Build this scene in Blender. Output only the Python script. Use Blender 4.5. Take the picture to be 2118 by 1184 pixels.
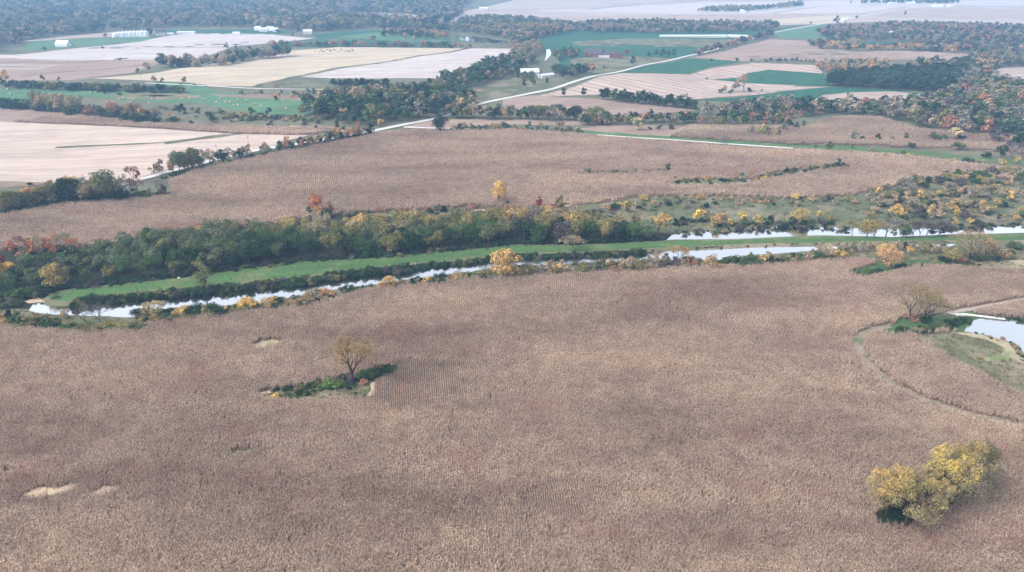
import bpy, math, random
import numpy as np
from mathutils import Vector, geometry as mgeo

for o in list(bpy.data.objects):
    bpy.data.objects.remove(o)
scene = bpy.context.scene
R = math.radians

# ------------------------------------------------------------------ camera
CAM_H = 115.0
PITCH = R(24.0)
FPX = 1512.0
cd = bpy.data.cameras.new('camera')
cam = bpy.data.objects.new('camera', cd)
scene.collection.objects.link(cam)
cam.location = (0, 0, CAM_H)
cam.rotation_euler = (math.pi / 2 - PITCH, 0, 0)
cd.sensor_width = 36.0
cd.lens = 36.0 * FPX / 2118.0
cd.clip_start = 1.0
cd.clip_end = 40000
scene.camera = cam

# ------------------------------------------------------------------ sky, sun, exposure
world = bpy.data.worlds.new('World')
scene.world = world
world.use_nodes = True
wn, wl = world.node_tree.nodes, world.node_tree.links
wn.clear()
sky = wn.new('ShaderNodeTexSky')
sky.sky_type = 'NISHITA'
sky.sun_disc = False
SUN_EL, SUN_AZ = R(46), R(-112)
sky.sun_elevation = SUN_EL
sky.sun_rotation = SUN_AZ
sky.altitude = 200
sky.air_density = 1.0
sky.dust_density = 4.0
sky.ozone_density = 1.5
hs = wn.new('ShaderNodeHueSaturation')
hs.inputs['Saturation'].default_value = 0.34
bg = wn.new('ShaderNodeBackground')
bg.inputs['Strength'].default_value = 0.15
wo = wn.new('ShaderNodeOutputWorld')
wl.new(sky.outputs[0], hs.inputs['Color'])
wl.new(hs.outputs[0], bg.inputs[0])
wl.new(bg.outputs[0], wo.inputs[0])

sd = bpy.data.lights.new('sun', 'SUN')
sd.energy = 0.7
sd.angle = R(35)
sd.color = (1.0, 0.97, 0.93)
sun = bpy.data.objects.new('sun', sd)
scene.collection.objects.link(sun)
sv = Vector((math.sin(SUN_AZ) * math.cos(SUN_EL), math.cos(SUN_AZ) * math.cos(SUN_EL), math.sin(SUN_EL)))
sun.rotation_euler = sv.to_track_quat('Z', 'Y').to_euler()

scene.view_settings.view_transform = 'Standard'
scene.view_settings.look = 'None'
scene.view_settings.gamma = 1.0
scene.view_settings.use_curve_mapping = False
scene.view_settings.exposure = 1.36
scene.cycles.max_bounces = 6
scene.cycles.diffuse_bounces = 2
scene.cycles.glossy_bounces = 2
scene.cycles.transmission_bounces = 2
scene.cycles.transparent_max_bounces = 4
scene.cycles.volume_bounces = 1
scene.cycles.caustics_reflective = False
scene.cycles.caustics_refractive = False
HAZE_DENSITY = 0.00020
HAZE_COLOR = (0.36, 0.62, 1.0)

rng = np.random.default_rng(11)
random.seed(5)

# ------------------------------------------------------------------ terrain height and pixel to ground
cp, sp = math.cos(PITCH), math.sin(PITCH)

def ray(px, py):
    u = (px - 1059.0) / FPX
    v = (592.0 - py) / FPX
    return np.array([u, cp + v * sp, -sp + v * cp])

def flat(px, py):
    d = ray(px, py)
    t = -CAM_H / d[2]
    return d[0] * t, d[1] * t

RIVER = [flat(x, y) for x, y in [(-200, 640), (100, 625), (400, 595), (700, 570), (1060, 535), (1400, 510), (1700, 495), (2118, 490), (2400, 485)]]
PONDLINE = [flat(x, y) for x, y in [(1950, 665), (2118, 695), (2350, 720)]]

def seg_dist(X, Y, line):
    best = np.full(np.shape(X), 1e9)
    for (ax, ay), (bx, by) in zip(line[:-1], line[1:]):
        dx, dy = bx - ax, by - ay
        t = np.clip(((X - ax) * dx + (Y - ay) * dy) / (dx * dx + dy * dy), 0, 1)
        best = np.minimum(best, np.hypot(X - ax - t * dx, Y - ay - t * dy))
    return best

def sstep(a, b, x):
    t = np.clip((x - a) / (b - a), 0, 1)
    return t * t * (3 - 2 * t)

def height(X, Y):
    X = np.asarray(X, float); Y = np.asarray(Y, float)
    n = (np.sin(X / 41 + 0.6 * np.sin(Y / 70)) * np.cos(Y / 33 + X / 120) * 0.8
         + np.sin(X / 83 - Y / 57 + 1.3) * 1.0 + np.cos(X / 140 + Y / 95) * 0.8)
    a = sstep(45, 110, seg_dist(X, Y, RIVER)) * sstep(35, 80, seg_dist(X, Y, PONDLINE))
    a = a * (1 - sstep(1000, 1500, Y)) * (0.75 + 0.7 * sstep(380, 560, Y))
    return n * a

def P(px, py, dz=0.0):
    """pixel of the photograph -> point on the terrain"""
    d = ray(px, max(py, -62))
    z = 0.0
    for _ in range(12):
        t = (z + dz - CAM_H) / d[2]
        z = 0.7 * float(height(d[0] * t, d[1] * t)) + 0.3 * z
    return d[0] * t, d[1] * t, z

def px_height(x, y, hpx):
    """metres of an upright thing whose foot is at pixel (x, y) and which is hpx pixels tall"""
    X, Y, Z = P(x, y)
    d = ray(x, y - hpx)
    return max(0.3, CAM_H + Y * d[2] / d[1] - Z)

def to_px(X, Y, Z):
    Zc = Z - CAM_H
    f = Y * cp - Zc * sp
    return 1059 + FPX * X / f, 592 - FPX * (Y * sp + Zc * cp) / f

def inside(X, Y, poly):
    X = np.asarray(X); Y = np.asarray(Y)
    c = np.zeros(X.shape, bool)
    n = len(poly)
    for i in range(n):
        x1, y1 = poly[i][:2]; x2, y2 = poly[(i + 1) % n][:2]
        if y1 == y2:
            continue
        m = ((y1 > Y) != (y2 > Y)) & (X < (x2 - x1) * (Y - y1) / (y2 - y1) + x1)
        c ^= m
    return c

# ------------------------------------------------------------------ mesh helpers
def link(o, parent=None):
    scene.collection.objects.link(o)
    if parent is not None:
        o.parent = parent
    return o

def mesh_np(name, V, F, mat=None, smooth=False):
    """V (n,3), F (m,k) all faces of one size"""
    V = np.asarray(V, np.float32); F = np.asarray(F, np.int32)
    me = bpy.data.meshes.new(name)
    k = F.shape[1]
    me.vertices.add(len(V)); me.vertices.foreach_set('co', V.ravel())
    me.loops.add(F.size); me.loops.foreach_set('vertex_index', F.ravel())
    me.polygons.add(len(F)); me.polygons.foreach_set('loop_start', np.arange(0, F.size, k, dtype=np.int32))
    me.update(calc_edges=True)
    if smooth:
        me.polygons.foreach_set('use_smooth', np.ones(len(F), bool))
    if mat:
        me.materials.append(mat)
    return me

class MB:
    """collects boxes, prisms and tubes and links them as one mesh object"""
    def __init__(s): s.v = []; s.f = []
    def add(s, vs, fs):
        n = len(s.v); s.v += [tuple(v) for v in vs]; s.f += [tuple(i + n for i in f) for f in fs]
    def box(s, x0, x1, y0, y1, z0, z1):
        s.add([(x0, y0, z0), (x1, y0, z0), (x1, y1, z0), (x0, y1, z0), (x0, y0, z1), (x1, y0, z1), (x1, y1, z1), (x0, y1, z1)],
              [(0, 3, 2, 1), (4, 5, 6, 7), (0, 1, 5, 4), (1, 2, 6, 5), (2, 3, 7, 6), (3, 0, 4, 7)])
    def lathe(s, prof, n=16, cx=0, cy=0):
        vs = []; fs = []
        for r, z in prof:
            for i in range(n):
                a = 2 * math.pi * i / n
                vs.append((cx + r * math.cos(a), cy + r * math.sin(a), z))
        for j in range(len(prof) - 1):
            for i in range(n):
                k = (i + 1) % n
                fs.append((j * n + i, j * n + k, (j + 1) * n + k, (j + 1) * n + i))
        s.add(vs, fs)
    def obj(s, name, mat, parent=None, smooth=False):
        me = bpy.data.meshes.new(name)
        me.from_pydata(s.v, [], s.f); me.update()
        if smooth:
            me.polygons.foreach_set('use_smooth', np.ones(len(s.f), bool))
        me.materials.append(mat)
        return link(bpy.data.objects.new(name, me), parent)

def tag(o, label, cat, group=None):
    o['label'] = label; o['category'] = cat
    if group: o['group'] = group
    return o

def empty(name, loc, rz=0.0):
    o = bpy.data.objects.new(name, None)
    o.location = loc; o.rotation_euler = (0, 0, rz)
    o.empty_display_size = 1
    return link(o)

# ------------------------------------------------------------------ materials
class NT:
    def __init__(s, name):
        s.m = bpy.data.materials.new(name); s.m.use_nodes = True
        s.t = s.m.node_tree; s.t.nodes.clear()
        s.out = s.t.nodes.new('ShaderNodeOutputMaterial')
    def n(s, typ, **kw):
        nd = s.t.nodes.new(typ)
        for k, v in kw.items():
            if k in nd.inputs: nd.inputs[k].default_value = v
            else: setattr(nd, k, v)
        return nd
    def l(s, a, b): s.t.links.new(a, b)
    def noise(s, vec, scale, detail=3.0, rough=0.6):
        nd = s.n('ShaderNodeTexNoise'); s.l(vec, nd.inputs['Vector'])
        nd.inputs['Scale'].default_value = scale; nd.inputs['Detail'].default_value = detail
        nd.inputs['Roughness'].default_value = rough
        return nd.outputs['Fac']
    def ramp(s, fac, stops, interp='LINEAR'):
        nd = s.n('ShaderNodeValToRGB'); s.l(fac, nd.inputs[0]); nd.color_ramp.interpolation = interp
        e = nd.color_ramp.elements
        while len(e) < len(stops): e.new(0.5)
        for el, (p, c) in zip(e, stops):
            el.position = p; el.color = (*c, 1)
        return nd.outputs[0]
    def mix(s, fac, a, b, blend='MIX'):
        nd = s.n('ShaderNodeMix', data_type='RGBA', blend_type=blend)
        for sock, v in ((nd.inputs[0], fac), (nd.inputs[6], a), (nd.inputs[7], b)):
            if hasattr(v, 'is_output'): s.l(v, sock)
            elif isinstance(v, (int, float)): sock.default_value = v
            else: sock.default_value = (*v, 1)
        return nd.outputs[2]
    def math(s, op, a, b=None):
        nd = s.n('ShaderNodeMath', operation=op)
        for i, v in enumerate((a, b)):
            if v is None: continue
            if hasattr(v, 'is_output'): s.l(v, nd.inputs[i])
            else: nd.inputs[i].default_value = v
        return nd.outputs[0]
    def pos(s): return s.n('ShaderNodeNewGeometry').outputs['Position']
    def mapped(s, vec, rot=0.0, scale=(1, 1, 1)):
        nd = s.n('ShaderNodeMapping'); s.l(vec, nd.inputs['Vector'])
        nd.inputs['Rotation'].default_value = (0, 0, rot); nd.inputs['Scale'].default_value = scale
        return nd.outputs[0]
    def principled(s, col, rough=0.9, spec=0.1, bump=None, bump_d=0.3, **kw):
        b = s.n('ShaderNodeBsdfPrincipled')
        if hasattr(col, 'is_output'): s.l(col, b.inputs['Base Color'])
        else: b.inputs['Base Color'].default_value = (*col, 1)
        b.inputs['Roughness'].default_value = rough
        b.inputs['Specular IOR Level'].default_value = spec
        for k, v in kw.items(): b.inputs[k].default_value = v
        if bump is not None:
            bp = s.n('ShaderNodeBump'); s.l(bump, bp.inputs['Height'])
            bp.inputs['Distance'].default_value = bump_d
            s.l(bp.outputs[0], b.inputs['Normal'])
        s.l(b.outputs[0], s.out.inputs['Surface'])
        return b

def ground_mat(name, lo, hi, patch=None, big=0.012, mid=0.08, fine=1.3, rows=None, bump=0.15, patch_at=0.62):
    """soil or grass: broad tone, mid blotches, fine speckle, optional row lines (angle, spacing, colour, strength)"""
    m = NT(name)
    p = m.pos()
    a = m.noise(p, big, 4, .55)
    b = m.noise(m.mapped(p, 0.4, (1, .6, 1)), mid, 5, .65)
    c = m.noise(p, fine, 3, .7)
    f = m.math('ADD', m.math('MULTIPLY', a, .45), m.math('ADD', m.math('MULTIPLY', b, .35), m.math('MULTIPLY', c, .35)))
    col = m.ramp(f, [(.36, lo), (.78, hi)])
    if patch:
        g = m.noise(p, mid * .6, 6, .7)
        fac = m.ramp(g, [(patch_at - .06, (0, 0, 0)), (patch_at + .06, (1, 1, 1))])
        col = m.mix(fac, col, patch)
    if rows:
        ang, sp_, rc, st = rows
        w = m.n('ShaderNodeTexWave', wave_type='BANDS', bands_direction='X')
        w.inputs['Scale'].default_value = 0.314 / sp_
        w.inputs['Distortion'].default_value = 1.6
        w.inputs['Detail'].default_value = 3; w.inputs['Detail Scale'].default_value = .6
        m.l(m.mapped(p, ang), w.inputs['Vector'])
        streak = m.noise(m.mapped(m.mapped(p, ang), 0, (1, .06, 1)), .7 / sp_ ** .5, 4, .7)
        fac = m.math('MULTIPLY', m.math('ADD', m.math('MULTIPLY', w.outputs['Fac'], .5), m.math('MULTIPLY', streak, .8)), st)
        col = m.mix(fac, col, rc)
        band = m.noise(m.mapped(m.mapped(p, ang), 0, (1, .09, 1)), .11, 5, .75)
        col = m.mix(1.0, col, m.ramp(band, [(.34, (.80, .78, .77)), (.66, (1.17, 1.16, 1.15))]), 'MULTIPLY')
    m.principled(col, .95, .05, bump=c, bump_d=bump)
    return m.m

def plain(name, col, rough=.7, spec=.3, metallic=0.0, var=.12, scale=.8):
    m = NT(name)
    p = m.pos()
    n = m.noise(p, scale, 5, .7)
    c = m.ramp(n, [(.3, tuple(v * (1 - var) for v in col)), (.7, tuple(min(1, v * (1 + var)) for v in col))])
    m.principled(c, rough, spec, Metallic=metallic)
    return m.m

def foliage_mat(inst=False, turned=False):
    m = NT('foliage')
    oi = m.n('ShaderNodeObjectInfo'); ge = m.n('ShaderNodeNewGeometry')
    csrc = oi.outputs['Color']
    if inst:
        at = m.n('ShaderNodeAttribute', attribute_type='INSTANCER', attribute_name='tint'); csrc = at.outputs['Color']
    isl = ge.outputs['Random Per Island']
    n = m.noise(ge.outputs['Position'], .55, 3, .6)
    v = m.ramp(isl, [(0, (.42, .43, .48)), (.5, (.88, .88, .88)), (1, (1.65, 1.6, 1.4))])
    if turned:   # leaves still grey green low down, turned on the upper crown
        sx_ = m.n('ShaderNodeSeparateXYZ'); m.l(m.n('ShaderNodeTexCoord').outputs['Object'], sx_.inputs[0])
        nn = m.noise(m.pos(), .35, 3, .6)
        hgt = m.math('ADD', m.math('MULTIPLY', sx_.outputs['Z'], .1), m.math('MULTIPLY', m.math('SUBTRACT', nn, .5), 1.1))
        csrc = m.mix(m.ramp(hgt, [(.44, (0, 0, 0)), (.80, (1, 1, 1))]), (.30, .25, .17), csrc)
    c = m.mix(1.0, csrc, v, 'MULTIPLY')
    v2 = m.ramp(n, [(.3, (.72, .78, .82)), (.7, (1.28, 1.22, 1.08))])
    c = m.mix(1.0, c, v2, 'MULTIPLY')
    v3 = m.ramp(oi.outputs['Random'], [(0, (.78, .86, .88)), (.35, (1.1, 1, .9)), (.7, (.92, 1.02, 1)), (1, (1.18, 1.1, 1))])
    c = m.mix(1.0, c, v3, 'MULTIPLY')
    d = m.n('ShaderNodeBsdfDiffuse'); m.l(c, d.inputs[0])
    t = m.n('ShaderNodeBsdfTranslucent'); m.l(c, t.inputs[0])
    mx = m.n('ShaderNodeMixShader'); mx.inputs[0].default_value = .16
    m.l(d.outputs[0], mx.inputs[1]); m.l(t.outputs[0], mx.inputs[2]); m.l(mx.outputs[0], m.out.inputs['Surface'])
    return m.m

def bark_mat():
    m = NT('bark')
    oi = m.n('ShaderNodeObjectInfo')
    n = m.noise(m.pos(), 2.5, 3, .6)
    v = m.ramp(n, [(.3, (.6, .6, .62)), (.7, (1.3, 1.25, 1.2))])
    m.principled(m.mix(1.0, oi.outputs['Color'], v, 'MULTIPLY'), .95, .05)
    return m.m

def corn_mat():
    m = NT('dry_corn')
    ge = m.n('ShaderNodeNewGeometry'); p = ge.outputs['Position']
    isl = ge.outputs['Random Per Island']
    c = m.ramp(isl, [(0, (.12, .068, .052)), (.2, (.29, .200, .150)), (.5, (.49, .375, .292)), (.8, (.67, .55, .45)), (1, (.86, .76, .64))])
    a = m.noise(m.mapped(p, .14, (.33, 1, 1)), .034, 5, .6)
    v = m.ramp(a, [(.34, (.77, .74, .74)), (.5, (1, 1, 1)), (.66, (1.2, 1.19, 1.15))])
    c = m.mix(1.0, c, v, 'MULTIPLY')
    b = m.noise(p, .22, 4, .7)
    v2 = m.ramp(b, [(.3, (.80, .76, .76)), (.7, (1.18, 1.18, 1.16))])
    c = m.mix(1.0, c, v2, 'MULTIPLY')
    pn = m.noise(p, 4.6, 2, .8)
    c = m.mix(1.0, c, m.ramp(pn, [(.34, (.44, .41, .39)), (.5, (.88, .87, .85)), (.64, (1.46, 1.46, 1.43))]), 'MULTIPLY')
    r = m.noise(p, .045, 4, .6)
    c = m.mix(m.ramp(r, [(.56, (0, 0, 0)), (.72, (.45, .45, .45))]), c, (.42, .225, .18))
    d = m.n('ShaderNodeBsdfDiffuse'); m.l(c, d.inputs[0])
    t = m.n('ShaderNodeBsdfTranslucent'); m.l(c, t.inputs[0])
    mx = m.n('ShaderNodeMixShader'); mx.inputs[0].default_value = .35
    m.l(d.outputs[0], mx.inputs[1]); m.l(t.outputs[0], mx.inputs[2]); m.l(mx.outputs[0], m.out.inputs['Surface'])
    return m.m

def water_mat():
    m = NT('pond_water')
    p = m.pos()
    n1 = m.noise(m.mapped(p, .2, (1, 1.6, 1)), .8, 4, .6)
    n2 = m.noise(p, .05, 3, .5)
    wind = m.ramp(n2, [(.42, (.01, .01, .01)), (.65, (.07, .07, .07))])
    g = m.n('ShaderNodeBsdfGlossy'); g.inputs[0].default_value = (1, 1, 1, 1)
    m.l(wind, g.inputs['Roughness'])
    bp = m.n('ShaderNodeBump'); m.l(n1, bp.inputs['Height']); bp.inputs['Distance'].default_value = .018
    m.l(bp.outputs[0], g.inputs['Normal'])
    d = m.n('ShaderNodeBsdfDiffuse'); d.inputs[0].default_value = (.05, .06, .05, 1)
    fr = m.n('ShaderNodeFresnel'); fr.inputs['IOR'].default_value = 1.45
    f = m.math('ADD', m.math('MULTIPLY', fr.outputs[0], .8), .62)
    mx = m.n('ShaderNodeMixShader'); m.l(f, mx.inputs[0])
    m.l(d.outputs[0], mx.inputs[1]); m.l(g.outputs[0], mx.inputs[2]); m.l(mx.outputs[0], m.out.inputs['Surface'])
    return m.m

FOL, FOLI, FOLT, BARK, CORN, WATER = foliage_mat(), foliage_mat(True), foliage_mat(False, True), bark_mat(), corn_mat(), water_mat()
G = {
    'base': ground_mat('rough_ground', (.070, .080, .050), (.17, .165, .11), (.20, .165, .12)),
    'soil': ground_mat('littered_soil', (.16, .11, .088), (.36, .27, .22)),
    'grass': ground_mat('mown_grass', (0.035, 0.092, 0.032), (0.084, 0.154, 0.060), (0.132, 0.150, 0.070), patch_at=.57, fine=.7, mid=.11, rows=(1.45, 2.2, (0.101, 0.176, 0.070), .45)),
    'lawn': ground_mat('green_lawn', (.042, .080, .034), (.085, .145, .060), (.13, .14, .075), patch_at=.55, fine=.7),
    'hay': ground_mat('hay_meadow', (0.055, 0.122, 0.071), (0.105, 0.197, 0.109), (0.101, 0.139, 0.076), patch_at=.58, rows=(1.2, 8, (0.084, 0.176, 0.097), .3)),
    'crop': ground_mat('green_crop', (0.019, 0.072, 0.044), (0.037, 0.113, 0.066), (0.048, 0.116, 0.072), patch_at=.64, rows=(.5, 6, (0.044, 0.126, 0.076), .25)),
    'pasture': ground_mat('dull_pasture', (.050, .072, .042), (.15, .16, .095), (.20, .175, .12), mid=.07, patch_at=.53, bump=.5),
    'meadow': ground_mat('rough_meadow', (.075, .088, .045), (.19, .18, .11), (.23, .19, .135), mid=.06, patch_at=.54, bump=.4),
    'stub_pink': ground_mat('pale_stubble', (0.257, 0.201, 0.166), (0.439, 0.359, 0.306), (0.318, 0.238, 0.201), fine=.5, rows=(1.42, 5, (0.530, 0.446, 0.386), .6), patch_at=.57),
    'stub_cream': ground_mat('cream_stubble', (0.270, 0.230, 0.167), (0.441, 0.383, 0.288), (0.342, 0.252, 0.207), rows=(1.2, 9, (0.522, 0.459, 0.351), .55), patch_at=.55),
    'stub_white': ground_mat('bleached_stubble', (0.276, 0.239, 0.230), (0.423, 0.377, 0.363), (0.460, 0.414, 0.396), rows=(1.25, 9, (0.515, 0.478, 0.460), .55)),
    'brown': ground_mat('brown_field', (.17, .12, .097), (.31, .235, .195), (.24, .165, .13), rows=(.9, 7, (.34, .26, .215), .45)),
    'brown_rows': ground_mat('contour_field', (.16, .11, .086), (.29, .215, .178), (.26, .175, .135), rows=(-.62, 13, (.50, .41, .36), .75)),
    'tan': ground_mat('tan_field', (0.221, 0.170, 0.144), (0.350, 0.290, 0.253), (0.285, 0.216, 0.175), rows=(1.3, 9, (0.396, 0.331, 0.290), .5)),
    'far_tan': ground_mat('far_field', (0.245, 0.205, 0.180), (0.367, 0.319, 0.284), (0.332, 0.262, 0.227), big=.003, mid=.01, fine=.1, rows=(1.2, 30, (0.410, 0.367, 0.328), .5)),
    'gravel': ground_mat('white_gravel', (.40, .385, .365), (.62, .60, .575), mid=.2),
    'dirt': ground_mat('dirt_track', (.15, .12, .085), (.30, .245, .19), (.12, .13, .07), patch_at=.55, mid=.2),
    'chaff': ground_mat('straw_patch', (.34, .25, .17), (.55, .44, .32), (.21, .15, .105), mid=.3),
    'mud': ground_mat('brown_margin', (.15, .11, .08), (.28, .215, .165)),
    'dryg': ground_mat('dry_grass_field', (.24, .20, .13), (.42, .36, .25), (.13, .17, .08), patch_at=.6),
    'shaded_floor': ground_mat('wood_floor', (.018, .022, .015), (.045, .048, .034)),  # floor colour darkened to hold the shade under the trees
}
M_WHITE = plain('white_paint', (.66, .66, .65), .55)
M_ROOF = plain('white_metal_roof', (.52, .53, .54), .45, .4)
M_TEALROOF = plain('pale_teal_roof', (.50, .66, .64), .4, .5)
M_RED = plain('dull_red_boards', (.20, .065, .055), .8)
M_DKROOF = plain('dark_shingle_roof', (.07, .065, .07), .8)
M_STEEL = plain('galvanised_steel', (.70, .71, .72), .4, .5)
M_DOOR = plain('grey_door', (.25, .25, .26), .6)
M_GLASS = plain('window_glass', (.04, .05, .06), .15, .5)
M_WOOD = plain('weathered_timber', (.26, .23, .20), .85)
M_DOCK = plain('bleached_deck', (.62, .60, .57), .8)
M_HIDE = plain('black_hide', (.03, .025, .025), .8)
M_HAY = plain('hay', (.46, .40, .28), .95)
M_ROCK = plain('pale_rock', (.62, .60, .56), .9)

# ------------------------------------------------------------------ the ground sheet
def graded(a, b, step, far, g=1.12):
    c = list(np.arange(a, b + .1, step))
    s = step; v = c[-1]; up = []
    while v < far:
        s *= g; v += s; up.append(v)
    return c, up

xs0, up = graded(-720, 720, 8, 14000)
xs = [-v for v in reversed(up)] + xs0 + up
ys0, upy = graded(-40, 1200, 8, 24000)
ys = [-6000, -3000, -1500, -700, -300, -120, -80] + ys0 + upy
GX, GY = np.meshgrid(xs, ys)
GZ = height(GX, GY)
nx, ny = len(xs), len(ys)
idx = np.arange(nx * ny).reshape(ny, nx)
Fq = np.stack([idx[:-1, :-1], idx[:-1, 1:], idx[1:, 1:], idx[1:, :-1]], -1).reshape(-1, 4)
me = mesh_np('ground', np.stack([GX, GY, GZ], -1).reshape(-1, 3), Fq, G['base'], True)
ground = link(bpy.data.objects.new('ground', me)); ground['kind'] = 'structure'

POLY = {}      # name -> world polygon
def roughen(pts, amp, step):
    out = []
    n = len(pts)
    ph = random.uniform(0, 100)
    s_tot = 0
    for i in range(n):
        a = pts[i]; b = pts[(i + 1) % n]
        L = math.hypot(b[0] - a[0], b[1] - a[1])
        st = max(step, math.hypot(*a) * .012)
        k = max(1, min(80, int(L / st)))
        for j in range(k):
            t = j / k
            x, y = a[0] + (b[0] - a[0]) * t, a[1] + (b[1] - a[1]) * t
            s = s_tot + L * t
            o = amp * (math.sin(s / (step * 1.7) + ph) * .6 + math.sin(s / (step * .61) + 2 * ph) * .4 + random.uniform(-.35, .35))
            nx_, ny_ = -(b[1] - a[1]) / (L + 1e-6), (b[0] - a[0]) / (L + 1e-6)
            out.append((x + nx_ * o, y + ny_ * o))
        s_tot += L
    return out

LAYER_N = [0]
def sheet(name, world_poly, mat, layer, thing=None, zfix=None):
    LAYER_N[0] += 1
    pts = [Vector(p[:2]) for p in world_poly]
    nb = len(pts)
    X = [p.x for p in pts]; Y = [p.y for p in pts]
    step = 9.0 if min(Y) < 900 else 30.0
    if (max(X) - min(X)) * (max(Y) - min(Y)) / step ** 2 > 40000: step *= 2
    if zfix is None and min(Y) < 1500:
        gx, gy = np.meshgrid(np.arange(min(X), max(X), step), np.arange(min(Y), min(max(Y), 1500), step))
        gx, gy = gx.ravel(), gy.ravel()
        k = inside(gx, gy, world_poly)
        pts += [Vector((float(a), float(b))) for a, b in zip(gx[k], gy[k])]
    r = mgeo.delaunay_2d_cdt(pts, [], [list(range(nb))], 1, 1e-4)
    vs = np.array([(v.x, v.y) for v in r[0]]); fs = [tuple(f) for f in r[2]]
    if zfix is None:
        z = height(vs[:, 0], vs[:, 1]) + .05 * layer + .03 + .0006 * LAYER_N[0]
    else:
        z = np.full(len(vs), zfix)
    tri = []
    for f in fs:
        a, b, c = (vs[i] for i in f[:3])
        tri.append(f if (b[0] - a[0]) * (c[1] - a[1]) - (b[1] - a[1]) * (c[0] - a[0]) > 0 else f[::-1])
    me = mesh_np(name, np.column_stack([vs, z]), np.array(tri), mat, True)
    o = link(bpy.data.objects.new(name, me)); o['kind'] = 'structure'
    return o

def field(name, mat, layer, pix, amp=.5, key=None, zfix=None, step=4):
    w = roughen([P(x, y)[:2] for x, y in pix], amp, step)
    POLY[key or name] = w
    return sheet(name, w, G[mat] if isinstance(mat, str) else mat, layer, zfix=zfix)

def strip(name, mat, layer, pix, width, amp=.15):
    """a road, track or ditch line of even width laid along a polyline"""
    c = [Vector(P(x, y)[:2]) for x, y in pix]
    d = []
    for a, b in zip(c[:-1], c[1:]):
        k = max(1, int((b - a).length / 8))
        d += [a.lerp(b, j / k) for j in range(k)]
    d.append(c[-1])
    for _ in range(3):
        d = [d[0]] + [(d[i - 1] + d[i] * 2 + d[i + 1]) / 4 for i in range(1, len(d) - 1)] + [d[-1]]
    L, Rr = [], []
    for i, p in enumerate(d):
        t = (d[min(i + 1, len(d) - 1)] - d[max(i - 1, 0)]).normalized()
        n = Vector((-t.y, t.x)); w = width / 2 + random.uniform(-amp, amp)
        L.append(p + n * w); Rr.append(p - n * w)
    V = [(p.x, p.y) for p in L + Rr]
    n = len(d)
    V = np.array(V); LAYER_N[0] += 1
    z = height(V[:, 0], V[:, 1]) + .05 * layer + .05 + .0006 * LAYER_N[0]
    F = [(i, n + i, n + i + 1, i + 1) for i in range(n - 1)]
    F = [f[::-1] if False else f for f in F]
    me = mesh_np(name, np.column_stack([V, z]), np.array(F), G[mat])
    o = link(bpy.data.objects.new(name, me)); o['kind'] = 'structure'
    return [(p.x, p.y) for p in d]

# far plain and fields near the horizon
field('field', 'far_tan', 1, [(930, 48), (960, 24), (1060, 2), (1080, -60), (2700, -60), (2700, 55), (2118, 60), (1980, 52), (1830, 45), (1750, 48), (1700, 50), (1600, 53), (1450, 47), (1300, 48), (1180, 50), (1100, 42)], 3, step=30)
field('field', 'tan', 2, [(1110, 46), (1100, 36), (1250, 34), (1400, 32), (1700, 30), (1700, 50), (1450, 46), (1300, 43), (1180, 47)], 2, step=30)
field('field', 'stub_white', 2, [(1120, 20), (1230, 18), (1450, 6), (1700, 2), (2118, 1), (2700, 0), (2700, 12), (1980, 12), (1860, 15), (1780, 27), (1450, 31), (1220, 24), (1110, 24)], 2, step=30)
field('field', 'tan', 2, [(1800, 36), (1860, 18), (2118, 18), (2700, 18), (2700, 40), (2118, 40), (1950, 35)], 2, step=30)
field('field', 'stub_cream', 2, [(1600, 40), (1760, 30), (1760, 38), (1700, 50), (1600, 48)], 2, step=20)
strip('field_edge', 'pasture', 5, [(1000, 22), (1120, 20), (1220, 20), (1330, 8), (1460, 1), (1700, 0)], 9)
strip('field_edge', 'pasture', 5, [(1380, 33), (1600, 27), (1700, 14), (1850, 11), (2000, 13), (2118, 15)], 6)
strip('field_edge', 'pasture', 5, [(1590, 28), (1700, 32), (1800, 31), (1860, 34), (2000, 39), (2118, 41)], 5)
field('field', 'far_tan', 2, [(-300, 32), (95, 32), (80, 37), (-300, 41)], 1, step=20)
field('field', 'stub_white', 2, [(655, 31), (670, 27), (790, 26), (850, 30), (885, 37), (870, 42), (820, 38), (770, 34)], 1, step=20)
field('field', 'stub_white', 2, [(935, 37), (1000, 31), (1060, 30), (1040, 40), (960, 42)], 1, step=20)
field('green_field', 'crop', 2, [(60, 46), (230, 49), (225, 54), (70, 52)], 1, step=20)
field('green_field', 'crop', 2, [(330, 62), (560, 61), (620, 68), (560, 72), (400, 70), (330, 68)], 1, step=20)

# upper left farmland
field('field', 'tan', 2, [(55, 84), (240, 66), (330, 65), (300, 74), (200, 78), (60, 86)], .5, step=20)
field('green_field', 'hay', 3, [(35, 106), (60, 87), (180, 80), (340, 74), (290, 87), (180, 96), (100, 102)], 1, step=20)
field('field', 'stub_white', 2, [(-200, 122), (30, 114), (160, 100), (290, 86), (345, 75), (400, 69), (560, 71), (650, 80), (560, 90), (480, 97), (400, 126), (330, 126), (220, 126), (0, 122)], 1, step=20)
strip('field_edge', 'pasture', 4, [(30, 114), (100, 107), (160, 99), (300, 98), (430, 98), (500, 99)], 3)
field('field', 'brown', 2, [(-200, 124), (0, 121), (220, 125), (330, 124), (330, 132), (280, 150), (160, 167), (30, 168), (-200, 168)], 1, step=15)
for ln in ([(-20, 129), (100, 130), (170, 131), (220, 125)], [(0, 139), (80, 140)], [(40, 160), (160, 148), (290, 136)], [(150, 166), (230, 157), (300, 148)]):
    strip('field_edge', 'pasture', 5, ln, 4, .8)
field('field', 'tan', 3, [(-100, 134), (90, 135), (130, 133), (80, 145), (-100, 148)], 1, step=15)
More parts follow.
